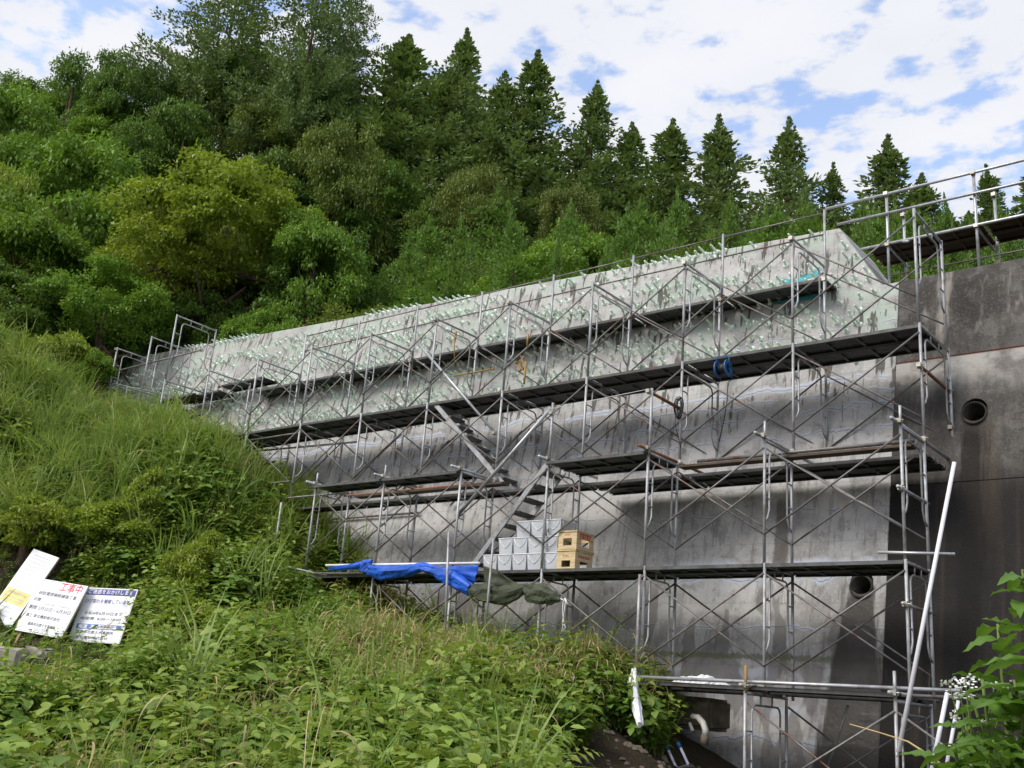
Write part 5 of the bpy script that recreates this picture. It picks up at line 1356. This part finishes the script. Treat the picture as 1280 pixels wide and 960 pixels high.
P, u, v, dep = keep(P, u, v, dep, r, pr); scatter('tall_weeds', P, r.uniform(.55, 1.05, len(P)), r, .15)
P, u, v, dep, r = visible_pts(30000, XR, YR, 7, bank)
pr = np.where(P[:, 2] > -5.0, .34, .012)*(.15+smoothnoise(P[:, 0], P[:, 1], 1.5, .7)**2)
P, u, v, dep = keep(P, u, v, dep, r, pr); scatter('long_grass', P, r.uniform(.6, 1.35, len(P)), r, .22)
r = np.random.default_rng(8); nn_ = 60; x = r.normal(-4.3, .4, nn_); y = r.normal(-1.5, .35, nn_)
scatter('rust_weeds', np.c_[x, y, zg(x, y)], r.uniform(.7, 1.1, nn_), r)
from collections import Counter
cnt = Counter(o['label'] for o in TREES); seen = Counter()
for o in TREES:
    l_ = o['label']
    if cnt[l_] > 1: seen[l_] += 1; o['label'] = '%s %s' % (ORD[seen[l_]-1], l_)
print('plants', n1, n2, n3, n4, n5, 'trees', len(TREES), 'fill', nfill, 'pins', len(pins))

r_ = np.random.default_rng(44); mb = MB()
for k in range(420):
    x = r_.uniform(-3.6, -.4); y = r_.uniform(-6.2, -.8); zz = float(zg(x, y)); q = r_.uniform(.015, .06)
    a = r_.uniform(0, 6.28); ca, sa = math.cos(a), math.sin(a); ax = np.array([ca, sa, 0])*q*r_.uniform(.7, 1.5); ay = np.array([-sa, ca, 0])*q*r_.uniform(.6, 1.1)
    top = [np.array([x, y, zz+q*.5])+(ax*i+ay*j)*r_.uniform(.3, .6) for i, j in ((-1, -1), (1, -1), (1, 1), (-1, 1))]
    bot = [np.array([x, y, zz-q*.3])+(ax*i+ay*j)*r_.uniform(.8, 1.1) for i, j in ((-1, -1), (1, -1), (1, 1), (-1, 1))]
    mb._add(bot+top, [(4, 5, 6, 7), (0, 1, 5, 4), (1, 2, 6, 5), (2, 3, 7, 6), (3, 0, 4, 7)])
gv = stuff(link('gravel', mb.mesh('gravel', 'block'))); gv['label'] = 'loose stones on the bare soil by the stream'; gv['category'] = 'gravel'
# ------------------------------------------------------------------ flowering bush at the lower right (near the camera)
def leaf_mesh(L, Wd, seed, drop=.3):
    rng = np.random.default_rng(seed); parts = []
    n = 9; ts = np.linspace(0, 1, n); v = []
    for t in ts:
        w_ = (math.sin(math.pi*min(1, t**.72))**.85)*(1-.15*t) if 0 < t < 1 else .02
        for j, s in enumerate((-1, -.5, 0, .5, 1)):
            ser = 1+(.07 if abs(s) == 1 and int(t*16) % 2 else 0)
            v.append((L*t, s*Wd/2*w_*ser, -drop*L*t*t+abs(s)*Wd*.14*w_+.008*math.sin(t*22+seed)*abs(s)))
    q = [(i*5+j, i*5+j+1, (i+1)*5+j+1, (i+1)*5+j) for i in range(n-1) for j in range(4)]
    va = np.array([.25+.5*rng.random() if j % 5 != 2 else .95 for j in range(n*5)]); va = np.repeat(rng.uniform(.15, .8), n*5)+np.where(np.arange(n*5) % 5 == 2, .2, 0)
    me = arr_mesh('leaf', np.array(v), np.array(q), np.clip(va, 0, 1)); me.materials.append(M['bigleaf']); me.polygons.foreach_set('use_smooth', [True]*len(me.polygons)); return me
LM = [leaf_mesh(.17, .085, k, .12+.1*k) for k in range(5)]
rb = random.Random(31)
def big_plant(label, stems, name='leafy_plant', flowers=(), cat_='plant', lscale=1.0, D0=4.6):
    base = atD(stems[0][0][0], stems[0][0][1], stems[0][0][2]); base[2] = -8.5
    t = thing(name, base, label, cat_, 'plants at the lower right corner')
    for st, nl in stems_iter(stems):
        pts = [atD(*p) for p in st]; pts = [np.array([pts[0][0], pts[0][1], -8.5])]+pts
        link('stem', MB().tube(pts, [.012]+[.010-.006*i/len(st) for i in range(len(st))], 7).mesh('stem', 'stem', True), (0, 0, 0), t)
        seg = pts[1:]
        for k in range(nl):
            f = (k+.5)/nl*(len(seg)-1); i = int(f); p = seg[i]*(1-(f-i))+seg[min(i+1, len(seg)-1)]*(f-i)
            a = 2.4*k+rb.uniform(-.4, .4); s = rb.uniform(.75, 1.25)*lscale*(1.1-.4*k/nl)
            d = Vector((math.cos(a), math.sin(a), rb.uniform(-.05, .5))); rot = d.to_track_quat('X', 'Z').to_euler(); rot.rotate_axis('X', rb.uniform(-.4, .4))
            o = link('leaf', LM[rb.randrange(5)], p, t, rot, (s, s, s))
    return t
def stems_iter(stems):
    for s in stems: yield s[:-1], s[-1]
big_plant('tall leafy plant with broad toothed leaves at the right edge', [
    [(1262, 990, 4.6), (1258, 900, 4.6), (1250, 820, 4.65), (1247, 780, 4.7), 15],
    [(1300, 990, 4.3), (1292, 860, 4.3), (1285, 760, 4.3), (1278, 712, 4.3), 22],
    [(1285, 1000, 4.0), (1278, 900, 4.0), (1268, 850, 4.0), 14],
    [(1310, 990, 3.9), (1302, 880, 3.9), (1294, 790, 3.9), 16]], lscale=1.3)
big_plant('low broad leaved plant in the lower right corner', [
    [(1225, 1010, 4.4), (1215, 940, 4.4), (1205, 900, 4.45), 9],
    [(1190, 1020, 4.6), (1180, 965, 4.6), (1165, 945, 4.6), 5],
    [(1262, 1010, 3.8), (1255, 960, 3.8), (1240, 925, 3.85), 9],
    [(1240, 1010, 4.8), (1232, 930, 4.8), (1215, 870, 4.8), 11],
    [(1275, 1010, 4.2), (1270, 940, 4.2), (1262, 890, 4.2), 14],
    [(1205, 1020, 4.2), (1200, 965, 4.2), (1192, 930, 4.2), 9],
    [(1245, 1010, 4.1), (1238, 930, 4.1), (1228, 850, 4.1), 12]], lscale=1.2)
fl = thing('white_wildflower', atD(1225, 1000, 4.35), 'white clustered wildflowers rising among the broad leaves at lower right', 'flower', 'plants at the lower right corner')
fm_ = []
for k in range(3):
    mb = MB(); r_ = random.Random(k)
    for j in range(16):
        c = np.array([r_.gauss(0, .018), r_.gauss(0, .018), r_.gauss(0, .007)])
        mb.tube([c, c+np.array([0, 0, .006])], [.003, .0065], 6)
    fm_.append(mb.mesh('flower_head', 'flower'))
base = atD(1226, 985, 4.35)
for k, (x, y) in enumerate([(1207, 853), (1200, 858), (1198, 868), (1208, 871), (1243, 858), (1250, 856), (1244, 870), (1212, 850), (1194, 896), (1232, 900), (1269, 928), (1258, 862), (1185, 852)]):
    e = atD(x, y, 4.35+rb.uniform(-.12, .12)); mid = (base+e)/2+np.array([rb.uniform(-.03, .03), 0, .03])
    link('flower_stem', MB().tube([base, mid, e], [.004, .003, .002], 5).mesh('flower_stem', 'stem', True), (0, 0, 0), fl)
    link('flower_head', fm_[k % 3], e, fl, (rb.uniform(-.4, .4), rb.uniform(-.4, .4), rb.uniform(0, 6)))

for o in THINGS:
    if '_w' in o: del o['_w']
